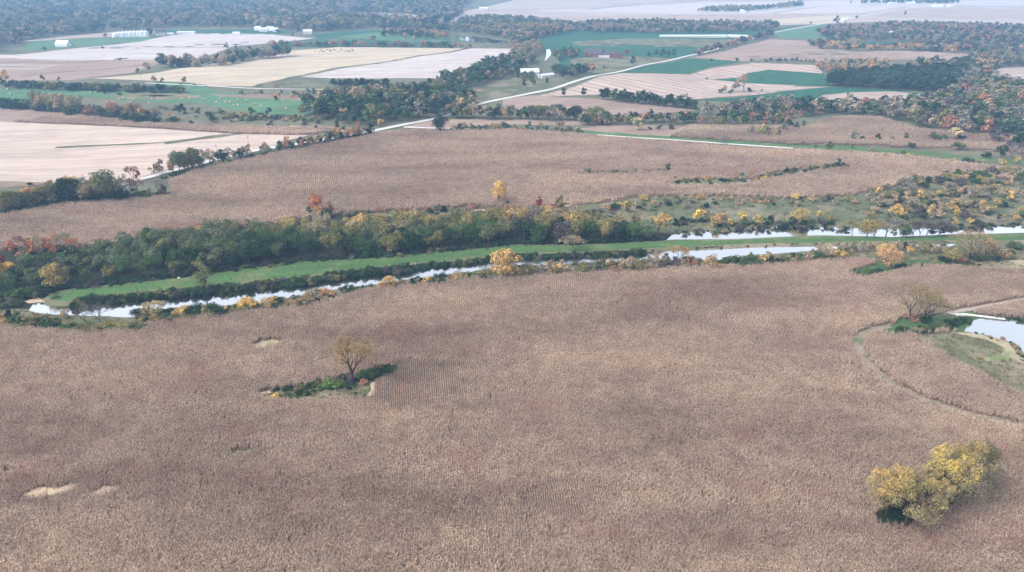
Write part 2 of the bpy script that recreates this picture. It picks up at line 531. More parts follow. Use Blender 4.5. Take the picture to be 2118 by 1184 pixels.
field('field', 'stub_cream', 2, [(190, 163), (330, 150), (440, 133), (530, 121), (600, 105), (700, 98), (965, 99), (840, 122), (700, 141), (600, 160), (530, 179), (440, 178), (380, 171), (300, 167)], 1, step=15)
field('field', 'stub_white', 3, [(615, 160), (700, 143), (830, 124), (972, 101), (1090, 102), (1040, 120), (960, 142), (915, 163), (760, 163)], 1, step=12)
field('field', 'pasture', 4, [(530, 180), (640, 161), (760, 164), (760, 182), (600, 184)], 1, step=12)
strip('field_edge', 'pasture', 5, [(530, 179), (610, 160), (690, 143), (740, 137), (830, 123), (900, 112), (970, 100)], 6, 1.5)
field('green_field', 'crop', 1, [(560, 96), (600, 84), (660, 80), (640, 72), (760, 62), (880, 64), (960, 76), (960, 98), (800, 97)], 1, step=20)
field('green_field', 'hay', 2, [(690, 78), (760, 68), (880, 70), (960, 78), (960, 90), (800, 84)], 1, step=20)
strip('county_road', 'gravel', 3, [(300, 172), (430, 178), (530, 184), (690, 186), (800, 186)], 3)
# left hay meadow
field('hay_meadow', 'hay', 2, [(-200, 186), (0, 183), (100, 184), (240, 190), (320, 176), (320, 168), (420, 176), (450, 190), (540, 197), (640, 206), (640, 242), (560, 238), (460, 224), (400, 212), (330, 214), (240, 206), (170, 200), (60, 206), (-200, 206)], 1, step=8)
field('scrub_ground', 'meadow', 3, [(225, 198), (300, 192), (380, 194), (420, 202), (330, 208), (250, 204)], 1.5, step=8)
field('scrub_ground', 'mud', 3, [(430, 196), (520, 196), (640, 198), (760, 205), (640, 209), (520, 204)], 2, step=8)
field('water', WATER, 5, [(288, 199), (330, 197), (365, 199), (330, 201), (295, 201)], .3, key='slough', step=6)
field('field', 'mud', 2, [(360, 250), (480, 262), (620, 262), (700, 262), (700, 270), (530, 264), (340, 256)], 1, step=8)
# left stubble
field('stubble_field', 'stub_pink', 2, [(-300, 248), (0, 252), (250, 262), (470, 277), (640, 280), (600, 290), (560, 305), (480, 322), (330, 356), (270, 374), (110, 380), (-300, 395)], .5)
field('field', 'mud', 3, [(-300, 380), (0, 376), (110, 378), (60, 386), (-300, 404)], 1)
strip('grass_waterway', 'pasture', 4, [(115, 306), (200, 302), (300, 298), (370, 295), (430, 284), (500, 277)], 3.5, 1.2)
strip('grass_waterway', 'pasture', 5, [(340, 297), (370, 295), (405, 289), (430, 284), (470, 280)], 8, 1.5)
# tan fields right of the road
field('field', 'brown', 2, [(830, 264), (880, 252), (930, 247), (1060, 248), (1180, 250), (1290, 257), (1190, 260), (1040, 258), (960, 264), (880, 268)], .6, step=6)
field('field', 'brown', 2, [(1040, 206), (1100, 198), (1230, 205), (1340, 216), (1450, 229), (1350, 236), (1200, 240), (1100, 232), (1040, 220)], .6, step=6)
field('contour_field', 'brown_rows', 2, [(1110, 199), (1190, 180), (1240, 159), (1290, 152), (1430, 155), (1480, 140), (1560, 131), (1690, 136), (1702, 153), (1640, 180), (1600, 192), (1560, 197), (1440, 206), (1360, 202), (1250, 190), (1240, 196), (1160, 199)], .6, step=10)
field('field', 'tan', 3, [(1290, 152), (1430, 155), (1520, 158), (1470, 163), (1440, 170), (1350, 160)], 1.5, step=10)
field('field', 'tan', 3, [(1430, 188), (1560, 180), (1720, 180), (1600, 190), (1500, 200), (1430, 203)], 1.5, step=10)
field('green_field', 'crop', 3, [(1278, 151), (1420, 122), (1535, 128), (1475, 138), (1425, 154)], .6, step=10)
field('green_field', 'crop', 4, [(1545, 152), (1590, 145), (1705, 153), (1716, 179), (1640, 177), (1550, 173), (1500, 168), (1470, 165), (1530, 161)], .8, step=10)
field('green_field', 'crop', 4, [(1430, 207), (1520, 203), (1620, 190), (1720, 180), (1830, 185), (1890, 190), (1780, 191), (1705, 196), (1675, 211), (1590, 214), (1520, 211)], .8, step=10)
field('field', 'tan', 3, [(1675, 213), (1700, 197), (1780, 190), (1850, 190), (1932, 200), (1905, 214), (1830, 219), (1760, 215)], .8, step=10)
field('field', 'brown', 2, [(1435, 120), (1590, 82), (1670, 85), (1700, 97), (1760, 108), (1850, 105), (2025, 113), (1990, 126), (1850, 124), (1760, 128), (1690, 128), (1600, 122), (1530, 128)], .8, step=15)
field('field', 'tan', 2, [(2030, 152), (2070, 142), (2118, 140), (2600, 136), (2600, 190), (2118, 182), (2070, 166)], 1, step=10)
field('green_field', 'crop', 2, [(1780, 86), (1880, 87), (1890, 97), (1830, 97)], 1, step=15)
field('green_field', 'crop', 2, [(1825, 136), (1910, 138), (1905, 146), (1825, 144)], 1, step=15)
field('green_field', 'hay', 2, [(1590, 72), (1640, 60), (1700, 50), (1730, 60), (1770, 74), (1700, 80), (1620, 80)], 1, step=15)
# valley grassland beyond the farmstead
field('green_field', 'crop', 1, [(1090, 88), (1180, 60), (1400, 66), (1600, 62), (1660, 50), (1600, 70), (1440, 112), (1400, 122), (1240, 155), (1180, 150), (1150, 120), (1100, 100)], 1, step=15)
field('field', 'pasture', 2, [(1180, 88), (1300, 80), (1450, 82), (1550, 82), (1480, 96), (1300, 98), (1200, 96)], 2, step=20)
field('field', 'pasture', 2, [(1180, 122), (1290, 116), (1400, 120), (1330, 134), (1240, 154), (1180, 140)], 1, step=12)
field('green_field', 'pasture', 2, [(940, 186), (1060, 160), (1140, 170), (1180, 168), (1100, 186), (1030, 206), (990, 214), (970, 200)], 1, step=8)
# river pools in the valley
field('water', WATER, 5, [(950, 79), (975, 76), (1012, 79), (1018, 82), (1046, 86), (1050, 91), (1020, 92), (985, 88), (955, 84)], .4, key='river_pool', step=8)
field('water', WATER, 5, [(1130, 103), (1138, 103), (1140, 114), (1134, 120), (1129, 126), (1126, 126), (1130, 117)], .2, key='river_bend', step=6)

# roads
road_c = strip('gravel_road', 'gravel', 6, [(180, 402), (230, 388), (290, 373), (345, 357), (440, 333), (530, 311), (620, 298), (700, 285), (770, 273), (835, 259), (895, 248), (935, 237), (985, 218), (1010, 211), (1060, 202), (1140, 186), (1180, 172), (1240, 156), (1330, 136), (1400, 122), (1440, 113), (1520, 90), (1600, 68), (1700, 50), (1780, 34), (1850, 22), (1930, 11)], 5.2)
lane_c = strip('farm_lane', 'gravel', 6, [(835, 264), (900, 267), (960, 268), (1010, 266)], 3.5)
side_c = strip('farm_lane', 'gravel', 6, [(1235, 280), (1300, 285), (1400, 291), (1500, 299), (1580, 304), (1640, 308)], 3.2)
strip('grass_verge', 'grass', 3, [(1180, 272), (1300, 281), (1400, 287), (1500, 294), (1640, 303), (1760, 308), (1900, 318), (2118, 338)], 11, 1.5)
strip('grass_verge', 'pasture', 3, [(1560, 308), (1700, 312), (1850, 324), (2000, 334), (2118, 345)], 16, 2)
strip('farm_lane', 'chaff', 6, [(600, 262), (680, 271), (720, 272)], 3)

# --------------------------------------------- corn ground
MID = [(-400, 585), (-400, 500), (-200, 475), (0, 447), (100, 425), (200, 413), (310, 408), (352, 403), (350, 378), (400, 356), (480, 338), (560, 321), (640, 305), (720, 290), (780, 277), (870, 270), (960, 272), (1060, 270), (1180, 277), (1240, 284), (1400, 296), (1500, 305), (1600, 312), (1750, 316), (1900, 328), (2118, 354), (2500, 395),
       (2500, 400), (2118, 372), (1960, 368), (1880, 378), (1780, 402), (1650, 412), (1480, 407), (1330, 407), (1280, 416), (1180, 426), (1060, 432), (960, 428), (900, 434), (800, 437), (700, 442), (620, 454), (540, 466), (420, 476), (300, 492), (200, 515), (100, 520), (30, 515), (-100, 545)]
field('corn_ground', 'soil', 1, MID, .5, key='mid')
field('corn_ground', 'soil', 2, [(1190, 268), (1290, 257), (1400, 262), (1500, 262), (1580, 262), (1680, 262), (1700, 249), (1760, 243), (1820, 245), (1850, 255), (1900, 268), (2000, 278), (2110, 286), (2400, 300), (2400, 330), (2118, 318), (2020, 312), (1900, 307), (1750, 300), (1640, 301), (1550, 294), (1400, 286), (1220, 272)], .5, key='right')
field('corn_ground', 'soil', 2, [(-400, 214), (0, 222), (80, 230), (200, 243), (330, 257), (530, 263), (700, 268), (650, 278), (610, 280), (470, 277), (250, 263), (0, 252), (-400, 240)], .4, key='strip')
NEAR = [(-900, 650), (-300, 668), (0, 678), (100, 686), (180, 691), (290, 688), (312, 668), (450, 656), (600, 640), (700, 621), (760, 603), (860, 591), (960, 583), (1060, 576), (1200, 564), (1300, 561), (1480, 554), (1600, 549), (1750, 540), (1850, 548), (1930, 554), (1980, 556), (2050, 564), (2118, 564), (2700, 570), (3000, 1500), (1059, 1560), (-900, 1500)]
field('corn_ground', 'soil', 1, NEAR, .5, key='near')
field('corn_ground', 'soil', 3, [(2000, 650), (2060, 636), (2118, 626), (2300, 612), (2500, 640), (2300, 668), (2118, 655), (2040, 653)], .3, key='right2')

# islands and openings in the corn
field('scrub_ground', 'meadow', 3, [(1375, 382), (1440, 371), (1540, 374), (1600, 359), (1720, 344), (1765, 345), (1700, 354), (1600, 371), (1540, 386), (1400, 386)], .7, key='h_scrub')
field('scrub_ground', 'meadow', 3, [(1190, 360), (1300, 357), (1390, 354), (1392, 358), (1300, 361), (1200, 363)], .5, key='h_bushrow')
field('pasture', 'pasture', 2, [(1225, 430), (1330, 408), (1480, 406), (1650, 411), (1780, 403), (1880, 378), (1960, 370), (2118, 376), (2600, 405), (2600, 480), (2118, 474), (1960, 478), (1750, 484), (1716, 474), (1600, 474), (1480, 480), (1390, 488), (1300, 470), (1230, 450)], .8)
field('wood_floor', 'shaded_floor', 2, [(-300, 590), (-100, 545), (30, 517), (100, 522), (200, 516), (300, 494), (420, 478), (540, 468), (620, 456), (700, 444), (860, 437), (1000, 432), (1160, 430), (1230, 432), (1320, 470), (1390, 488), (1385, 500), (1200, 511), (1060, 512), (950, 524), (800, 537), (640, 545), (540, 557), (420, 576), (300, 588), (200, 598), (100, 608), (60, 640), (-300, 660)], .6)
field('rough_bank', 'meadow', 3, [(700, 446), (900, 436), (1060, 434), (1180, 428), (1280, 418), (1330, 410), (1300, 425), (1180, 440), (1000, 446), (860, 448)], .8)
field('chaff_patch', 'chaff', 4, [(1160, 426), (1200, 421), (1250, 419), (1200, 424), (1165, 430)], .5)
field('chaff_patch', 'chaff', 4, [(920, 438), (960, 435), (1010, 433), (1020, 436), (960, 440)], .5)

# shore ground behind the near field, causeway, water
field('shore_ground', 'meadow', 2, [(-300, 668), (-300, 640), (60, 640), (110, 652), (260, 656), (440, 641), (560, 622), (700, 598), (850, 577), (1010, 553), (1200, 549), (1420, 541), (1560, 527), (1740, 514), (1960, 512), (1990, 502), (2118, 502), (2500, 500), (2600, 565), (2118, 564), (2050, 564), (1980, 556), (1930, 554), (1850, 548), (1750, 540), (1600, 549), (1480, 554), (1300, 561), (1200, 564), (1060, 576), (960, 583), (860, 591), (760, 603), (700, 621), (600, 640), (450, 656), (312, 668), (290, 688), (180, 691), (100, 686), (0, 678)], .4)
W2 = [(70, 628), (110, 622), (160, 622), (260, 612), (400, 602), (500, 596), (600, 584), (700, 570), (780, 560), (880, 551), (1000, 540), (1060, 532), (1200, 528), (1330, 521), (1440, 517), (1560, 510), (1700, 509), (1860, 504), (1960, 501), (1990, 502), (1960, 513), (1860, 516), (1740, 516), (1560, 529), (1500, 539), (1420, 542), (1250, 550), (1120, 550), (1010, 556), (960, 567), (850, 579), (700, 600), (560, 624), (440, 643), (330, 654), (260, 658), (110, 653), (60, 645)]
field('water', WATER, 4, W2, .35, key='channel')
field('water', WATER, 4, [(1370, 504), (1390, 488), (1440, 480), (1520, 476), (1600, 470), (1720, 470), (1800, 476), (1960, 474), (2118, 468), (2600, 468), (2600, 494), (2118, 489), (1960, 492), (1800, 494), (1700, 494), (1560, 501), (1480, 505)], .35, key='upper_pond')
CAUSE = [(98, 618), (150, 604), (270, 592), (400, 578), (530, 558), (640, 545), (720, 543), (800, 538), (900, 527), (1000, 520), (1060, 512), (1200, 513), (1380, 503), (1560, 500), (1700, 493), (1850, 497), (1960, 492), (2118, 488), (2600, 486), (2600, 502), (2118, 501), (1960, 501), (1840, 503), (1750, 505), (1660, 507), (1560, 508), (1440, 514), (1330, 518), (1200, 524), (1130, 527), (1060, 527), (960, 540), (850, 550), (760, 557), (690, 567), (600, 580), (500, 588), (400, 598), (280, 608), (200, 618), (150, 628), (112, 628)]
# the causeway stands a little above the water: grass top and a bank skirt
def raised(name, pix, mat, top, base, skirt):
    w = roughen([P(x, y)[:2] for x, y in pix], .25, 4)
    POLY[name] = w
    sheet(name, w, G[mat], 0, zfix=top)
    n = len(w)
    V = []; F = []
    cen = Vector((sum(p[0] for p in w) / n, sum(p[1] for p in w) / n))
    area = sum(w[i][0] * w[(i + 1) % n][1] - w[(i + 1) % n][0] * w[i][1] for i in range(n))
    sg = 1 if area > 0 else -1
    for i in range(n):
        a = Vector(w[i - 1]); b = Vector(w[(i + 1) % n]); t = (b - a)
        t = t.normalized() if t.length > 1e-6 else Vector((1, 0))
        nn = Vector((t.y, -t.x)) * sg * skirt
        V += [(w[i][0], w[i][1], top), (w[i][0] + nn.x, w[i][1] + nn.y, base)]
    for i in range(n):
        j = (i + 1) % n
        F.append((2 * i, 2 * i + 1, 2 * j + 1, 2 * j))
    o = link(bpy.data.objects.new('bank', mesh_np('bank', V, F, G['meadow']))); o['kind'] = 'structure'
raised('causeway', CAUSE, 'grass', 1.0, .12, 4.0)
field('sand_spit', 'chaff', 7, [(50, 626), (80, 616), (112, 612), (118, 622), (100, 626), (60, 630)], .3)

# pond corner at the right
field('meadow', 'meadow', 3, [(1880, 692), (1930, 690), (2000, 691), (2040, 697), (2110, 700), (2400, 700), (2500, 980), (2300, 900), (2118, 826), (2070, 802), (2020, 776), (1960, 741), (1925, 716)], .7, key='h_meadow')
field('lawn', 'lawn', 4, [(1795, 684), (1850, 671), (1858, 658), (1900, 660), (1935, 650), (1968, 648), (2010, 642), (2040, 655), (2118, 660), (2400, 668), (2400, 690), (2000, 692), (1930, 684), (1850, 693), (1815, 690)], .4, key='h_lawn')
field('water', WATER, 6, [(1992, 687), (2008, 668), (2030, 660), (2060, 662), (2118, 670), (2600, 690), (2600, 860), (2300, 800), (2116, 740), (2106, 722), (2082, 707), (2040, 696), (2005, 691)], .3, key='pond')
field('dry_bank', 'dryg', 5, [(1960, 690), (2000, 690), (2060, 700), (2090, 712), (2108, 740), (2300, 800), (2300, 815), (2100, 748), (2040, 748), (2010, 744), (2070, 736), (2075, 722), (2040, 704)], .5, key='x1')
field('gravel_pad', 'gravel', 7, [(1962, 650), (1998, 651), (2008, 657), (1985, 657)], .2, key='x2')
lane2 = strip('dirt_lane', 'tan', 6, [(2500, 560), (2250, 598), (2118, 621), (2060, 632), (2000, 643), (1960, 650)], 2.2)
track = strip('dirt_track', 'dirt', 5, [(1840, 676), (1810, 680), (1778, 688), (1757, 700), (1760, 722), (1788, 765), (1840, 808), (1900, 838), (1980, 862), (2118, 886), (2400, 930)], 2.8)
for off in (-.8, .8):
    pass
field('dry_field', 'dryg', 3, [(1900, 552), (1980, 549), (2060, 541), (2118, 538), (2600, 535), (2600, 566), (2118, 564), (2050, 564)], .6, key='x3')
field('scrub_ground', 'lawn', 3, [(1752, 568), (1785, 556), (1810, 548), (1830, 540), (1900, 538), (1980, 545), (1900, 552), (1865, 562), (1800, 577), (1770, 575)], .5, key='h_notch')
field('tree_island', 'meadow', 4, [(530, 817), (560, 809), (650, 799), (680, 790), (720, 779), (770, 766), (822, 760), (812, 771), (790, 783), (772, 800), (775, 815), (760, 826), (700, 833), (620, 836), (560, 829)], .4, key='h_island')
for q in ([(532, 815), (600, 803), (680, 789), (680, 793), (600, 808), (545, 818)], [(766, 796), (776, 792), (778, 815), (765, 823), (758, 820), (768, 808)]):
    field('chaff_patch', 'chaff', 6, q, .25, key='x4', step=2)
field('tree_island', 'shaded_floor', 4, [(1812, 1072), (1830, 1040), (1900, 1000), (1980, 975), (2050, 958), (2062, 968), (2025, 990), (2018, 1020), (1990, 1047), (1930, 1076), (1870, 1092), (1820, 1088)], .4, key='h_cluster')
holes = {'h_bare1': [(519, 716), (540, 707), (565, 703), (586, 708), (572, 721), (545, 724), (524, 724)],
         'h_bare2': [(478, 936), (505, 928), (540, 925), (550, 930), (520, 942), (485, 944)],
         'h_bare3': [(14, 974), (46, 970), (46, 981), (18, 984)],
         'h_bare4': [(46, 1026), (76, 1010), (160, 1002), (150, 1014), (100, 1024), (58, 1036)],
         'h_bare5': [(184, 1024), (215, 1009), (268, 1002), (240, 1018), (192, 1030)]}
for k, m_ in zip(holes, ('dryg', 'meadow', 'chaff', 'chaff', 'chaff')):
    field('bare_patch', m_, 3, holes[k], .8, key=k, step=2)

# ------------------------------------------------------------------ geometry-node scattering for stuff
def instancer(name, pts, rot, scl, pid, protos, kind='stuff', tint=None):
    coll = bpy.data.collections.new(name + '_kinds')
    for o in protos: coll.objects.link(o)
    me = bpy.data.meshes.new(name)
    n = len(pts)
    me.vertices.add(n); me.vertices.foreach_set('co', np.asarray(pts, np.float32).ravel())
    a = me.attributes.new('rot', 'FLOAT_VECTOR', 'POINT'); a.data.foreach_set('vector', np.asarray(rot, np.float32).ravel())
    a = me.attributes.new('scl', 'FLOAT_VECTOR', 'POINT'); a.data.foreach_set('vector', np.asarray(scl, np.float32).ravel())
    a = me.attributes.new('pid', 'INT', 'POINT'); a.data.foreach_set('value', np.asarray(pid, np.int32))
    if tint is not None:
        a = me.attributes.new('tint', 'FLOAT_COLOR', 'POINT'); a.data.foreach_set('color', np.column_stack([np.asarray(tint, np.float32), np.ones(n, np.float32)]).ravel())
    o = link(bpy.data.objects.new(name, me)); o['kind'] = kind
    ng = bpy.data.node_groups.new(name + '_nodes', 'GeometryNodeTree')
    ng.interface.new_socket('Geometry', in_out='INPUT', socket_type='NodeSocketGeometry')
    ng.interface.new_socket('Geometry', in_out='OUTPUT', socket_type='NodeSocketGeometry')
    N, L = ng.nodes, ng.links
    gi, go = N.new('NodeGroupInput'), N.new('NodeGroupOutput')
    ci = N.new('GeometryNodeCollectionInfo'); ci.inputs[0].default_value = coll
    ci.inputs[1].default_value = True; ci.inputs[2].default_value = True
    iop = N.new('GeometryNodeInstanceOnPoints'); iop.inputs['Pick Instance'].default_value = True
    def attr(nm, t):
        x = N.new('GeometryNodeInputNamedAttribute'); x.data_type = t; x.inputs[0].default_value = nm
        return x.outputs[0]
    e2r = N.new('FunctionNodeEulerToRotation')
    L.new(attr('rot', 'FLOAT_VECTOR'), e2r.inputs[0])
    L.new(gi.outputs[0], iop.inputs['Points']); L.new(ci.outputs[0], iop.inputs['Instance'])
    L.new(attr('pid', 'INT'), iop.inputs['Instance Index'])
    L.new(e2r.outputs[0], iop.inputs['Rotation']); L.new(attr('scl', 'FLOAT_VECTOR'), iop.inputs['Scale'])
    L.new(iop.outputs[0], go.inputs[0])
    md = o.modifiers.new('scatter', 'NODES'); md.node_group = ng
    return o

# ------------------------------------------------------------------ corn
def corn_row(seed, n=11, L=1.5, leaves=8):
    g = np.random.default_rng(seed)
    V, F = [], []
    def quad(a, b, c, d):
        k = len(V); V.extend([a, b, c, d]); F.append((k, k + 1, k + 2, k + 3))
    for i in range(n):
        if g.random() < .05: continue
        y = (i + .5) / n * L - L / 2 + g.normal(0, .04); x = g.normal(0, .10)
        H = 1.95 + g.normal(0, .17)
        lx, ly = g.normal(0, .22, 2)
        if g.random() < .06: lx, ly = g.normal(0, .5, 2); H *= .8
        top = np.array([x + lx, y + ly, H]); base = np.array([x, y, 0])
        w = .03
        quad(base + (-w, 0, 0), base + (w, 0, 0), top + (w * .4, 0, 0), top + (-w * .4, 0, 0))
        a0 = g.uniform(0, 6.28)
        for k in range(leaves):
            t = .25 + .68 * k / leaves + g.uniform(-.04, .04)
            p = base + (top - base) * t
            a = a0 + math.pi * k + g.normal(0, .5)
            d = np.array([math.cos(a), math.sin(a), 0]); s = np.array([-d[1], d[0], 0])
            r = g.uniform(.32, .62); up = g.uniform(.05, .3); dn = g.uniform(.0, .5)
            wl_ = g.uniform(.03, .06)
            m = p + d * r * .5 + np.array([0, 0, up]); e = p + d * r + np.array([0, 0, up - dn]) + s * g.normal(0, .1)
            tw = s * wl_ + np.array([0, 0, g.normal(0, .02)])
            kk = len(V)
            V.extend([p - tw * .6, p + tw * .6, m - tw, m + tw, e - tw * .35, e + tw * .35])
            F.append((kk, kk + 1, kk + 3, kk + 2)); F.append((kk + 2, kk + 3, kk + 5, kk + 4))
        for k in range(3):
            a = g.uniform(0, 6.28); d = np.array([math.cos(a) * .12, math.sin(a) * .12, .24])
            quad(top, top + (.02, 0, 0), top + d + (.02, 0, 0), top + d)
    me = mesh_np('corn_row', V, F, CORN)
    return bpy.data.objects.new(f'corn_row.{seed:03d}', me)

CORN_PROTOS = [corn_row(s) for s in range(10)]
HOLES = [POLY[k] for k in POLY if k.startswith('h_')] + [POLY['pond']]

def near_line(X, Y, line, d):
    return seg_dist(X, Y, line) < d

THIN = [(flat(*c), r) for c, r in (((860, 805), 14), ((880, 770), 9), ((90, 918), 13), ((1680, 706), 14), ((120, 1024), 9), ((1180, 1022), 8), ((1150, 1050), 5), ((1700, 832), 7), ((2070, 1000), 14), ((1680, 1050), 16), ((1830, 706), 9))]

def corn_field(name, key, xr, yr, holes=(), lines=(), spacing=.68, seg=1.5, yc=190., fan=.002, ang=0.0, sx=1.0):
    ks = np.arange(int(xr[0] / spacing), int(xr[1] / spacing))
    yy = np.arange(yr[0], yr[1], seg)
    K, Yg = np.meshgrid(ks * spacing, yy)
    Yg = Yg + rng.uniform(0, seg, K.shape[1])[None, :] * 0 + (K / spacing % 7) * .43
    U = K * (1 + fan * (Yg - yc)) + 5 * np.sin(Yg / 55 + K / 90)
    dU = K * fan + 5 / 55 * np.cos(Yg / 55 + K / 90)
    ca, sa = math.cos(ang), math.sin(ang)
    X = U * ca - (Yg - yc) * sa; Y = U * sa + (Yg - yc) * ca + yc
    X, Y, dU = X.ravel(), Y.ravel(), dU.ravel()
    m = inside(X, Y, POLY[key])
    for h in holes: m &= ~inside(X, Y, h)
    for ln, d in lines: m &= ~near_line(X, Y, ln, d)
    X, Y, dU = X[m], Y[m], dU[m]
    rz = ang - np.arctan(dU)
    n = len(X)
    flip = rng.integers(0, 2, n) * math.pi
    h = 1.0 + .12 * np.sin(X / 17 + Y / 23) * np.sin(Y / 11 - X / 31) + rng.normal(0, .045, n)
    w = np.full(n, .86 * sx)
    for (cx, cy), r in THIN:
        d = np.hypot((X - cx) / 1.6, (Y - cy) * 1.2) + 2 * np.sin(X / 3) * np.sin(Y / 2)
        q = 1 - sstep(r * .7, r, d)
        w *= 1 - .45 * q; h *= 1 - .22 * q
    keep = rng.random(n) > .008
    pts = np.column_stack([X, Y, height(X, Y)])[keep]
    rot = np.column_stack([np.zeros(n), np.zeros(n), rz + flip])[keep]
    scl = np.column_stack([w, np.full(n, seg / 1.5 * 1.03), h])[keep]
    o = instancer(name, pts, rot, scl, rng.integers(0, 10, len(pts)), CORN_PROTOS if name == 'corn_crop' else [p.copy() for p in CORN_PROTOS])
    print(name, len(pts))
    return o

corn_field('corn_crop', 'near', (-420, 420), (70, 290), HOLES, [(track, 1.75), (lane2, 1.8), ([flat(1930, 640), flat(1975, 650)], 3)])
_c = corn_field('corn_crop_beyond_river', 'mid', (-480, 640), (250, 640), HOLES, [(road_c, 8), (side_c, 6)], spacing=1.0, seg=3.0, yc=400., fan=.0008, ang=.25, sx=1.3)
_c = corn_field('corn_crop_on_rise', 'right', (100, 900), (350, 900), HOLES, [(side_c, 8)], spacing=1.2, seg=4, yc=500., fan=.0005, ang=-.4, sx=1.5)
_c = corn_field('corn_crop_strip', 'strip', (-900, 0), (350, 900), (), [(road_c, 8)], spacing=1.2, seg=4, yc=600., fan=.0003, ang=.9, sx=1.5)
_c = corn_field('corn_crop_by_lane', 'right2', (60, 330), (160, 330), [POLY['pond']], [(lane2, 2.0)], ang=.1)

# ------------------------------------------------------------------ trees
def tube(V, F, a, b, ra, rb, n=4):
    d = (b - a); L = d.length
    if L < 1e-4: return
    d.normalize()
    s = d.cross(Vector((0, 0, 1)) if abs(d.z) < .9 else Vector((1, 0, 0))).normalized(); t = d.cross(s)
    k = len(V)
    for c, r in ((a, ra), (b, rb)):
        for i in range(n):
            an = 2 * math.pi * i / n
            V.append(tuple(c + (s * math.cos(an) + t * math.sin(an)) * r))
    for i in range(n):
        j = (i + 1) % n
        F.append((k + i, k + j, k + n + j, k + n + i))

def leaf_quads(C, Nn, size, g, jit=.6):
    """quads at C facing roughly Nn"""
    n = len(C)
    Nn = Nn + g.normal(0, jit, (n, 3))
    Nn /= np.linalg.norm(Nn, axis=1)[:, None] + 1e-6
    A = np.cross(Nn, g.normal(0, 1, (n, 3))); A /= np.linalg.norm(A, axis=1)[:, None] + 1e-6
    B = np.cross(Nn, A)
    s = (size * g.uniform(.55, 1.35, n))[:, None]
    asp = g.uniform(.5, .9, n)[:, None]
    V = np.stack([C - A * s * .5, C - B * s * .5 * asp, C + A * s * .5, C + B * s * .5 * asp], 1).reshape(-1, 3)
    F = np.arange(4 * n).reshape(n, 4)
    return V, F

def lobe_tree(seed, H=10., R0=4., base=.25, lobes=14, leaves=1700, leaf=.5, shape='round', twigs=4, sides=5, gaps=.0, lmat=None, lr_s=1.0):
    """trunk with limbs running into leaf lobes; returns (trunk mesh, crown mesh)"""
    g = np.random.default_rng(seed)
    L = []
    zc = H * (base + 1) / 2; rz = H * (1 - base) / 2
    for i in range(lobes):
        for _ in range(30):
            p = g.uniform(-1, 1, 3)
            r = np.linalg.norm(p)
            if r < 1 and (r > .35 or i < 2): break
        f = 1.0
        if shape == 'flat': f = 1.15 if p[2] > 0 else .55
        if shape == 'oval': f = 1 - .25 * max(0, p[2])
        if shape == 'cone': f = .95 * (1 - (p[2] + 1) / 2.15) + .08
        if shape == 'vase': f = .5 + .55 * (p[2] + 1) / 2
        lr = R0 * lr_s * g.uniform(.26, .42) * (1 if shape != 'cone' else (f + .35))
        L.append((np.array([p[0] * (R0 - lr * .7) * f, p[1] * (R0 - lr * .7) * f, zc + p[2] * (rz - lr * .55)]), lr))
    V, F = [], []
    lean = Vector((g.normal(0, .25), g.normal(0, .25), 0))
    split = H * max(base * .9, .12)
    p0, p1, p2 = Vector((0, 0, -.3)), Vector((lean.x * .3, lean.y * .3, split)), Vector((lean.x, lean.y, H * (base + .45 * (1 - base))))
    r0 = H * .028
    tube(V, F, p0, p1, r0, r0 * .75, sides); tube(V, F, p1, p2, r0 * .75, r0 * .35, sides)
    if shape == 'cone':
        tube(V, F, p2, Vector((lean.x, lean.y, H * .97)), r0 * .35, r0 * .06, sides)
    C, Nn = [], []
    w = np.array([l[1] ** 2 for l in L]); cnt = (leaves * w / w.sum()).astype(int)
    for (c, lr), k in zip(L, cnt):
        cv = Vector(c)
        t = g.uniform(.05, .9)
        st = p1.lerp(p2, t)
        midp = st.lerp(cv, .5) + Vector((0, 0, -.06 * H * g.uniform(0, 1)))
        tube(V, F, st, midp, r0 * .38, r0 * .24, 4); tube(V, F, midp, cv, r0 * .24, r0 * .1, 4)
        for _ in range(twigs):
            d = g.normal(0, 1, 3); d[2] = abs(d[2]) * .8; d /= np.linalg.norm(d)
            tube(V, F, cv, cv + Vector(d * lr * .95), r0 * .09, r0 * .03, 3)
        d = g.normal(0, 1, (k, 3)); d /= np.linalg.norm(d, axis=1)[:, None]
        if shape != 'bush':
            d[:, 2] = np.where((d[:, 2] < -.25) & (g.random(k) < .6), -d[:, 2], d[:, 2])
        rad = lr * (g.uniform(.55, 1.0, k) ** .5) * (1 + .12 * np.sin(d[:, 0] * 9 + d[:, 2] * 7))
        C.append(c + d * rad[:, None] * np.array([1, 1, .85])); Nn.append(d + np.array([0, 0, .35]))
    C = np.concatenate(C); Nn = np.concatenate(Nn)
    ok = C[:, 2] > .15
    if gaps > 0:
        ok &= (np.sin(C[:, 0] * 1.9 + seed) + np.sin(C[:, 1] * 1.7) + np.sin(C[:, 2] * 1.6 + 2)) > -1.6 + gaps * 2
    C, Nn = C[ok], Nn[ok]
    lv, lf = leaf_quads(C, Nn, leaf, g)
    return mesh_np('trunk', V, F, BARK), mesh_np('crown', lv, lf, lmat or FOL)

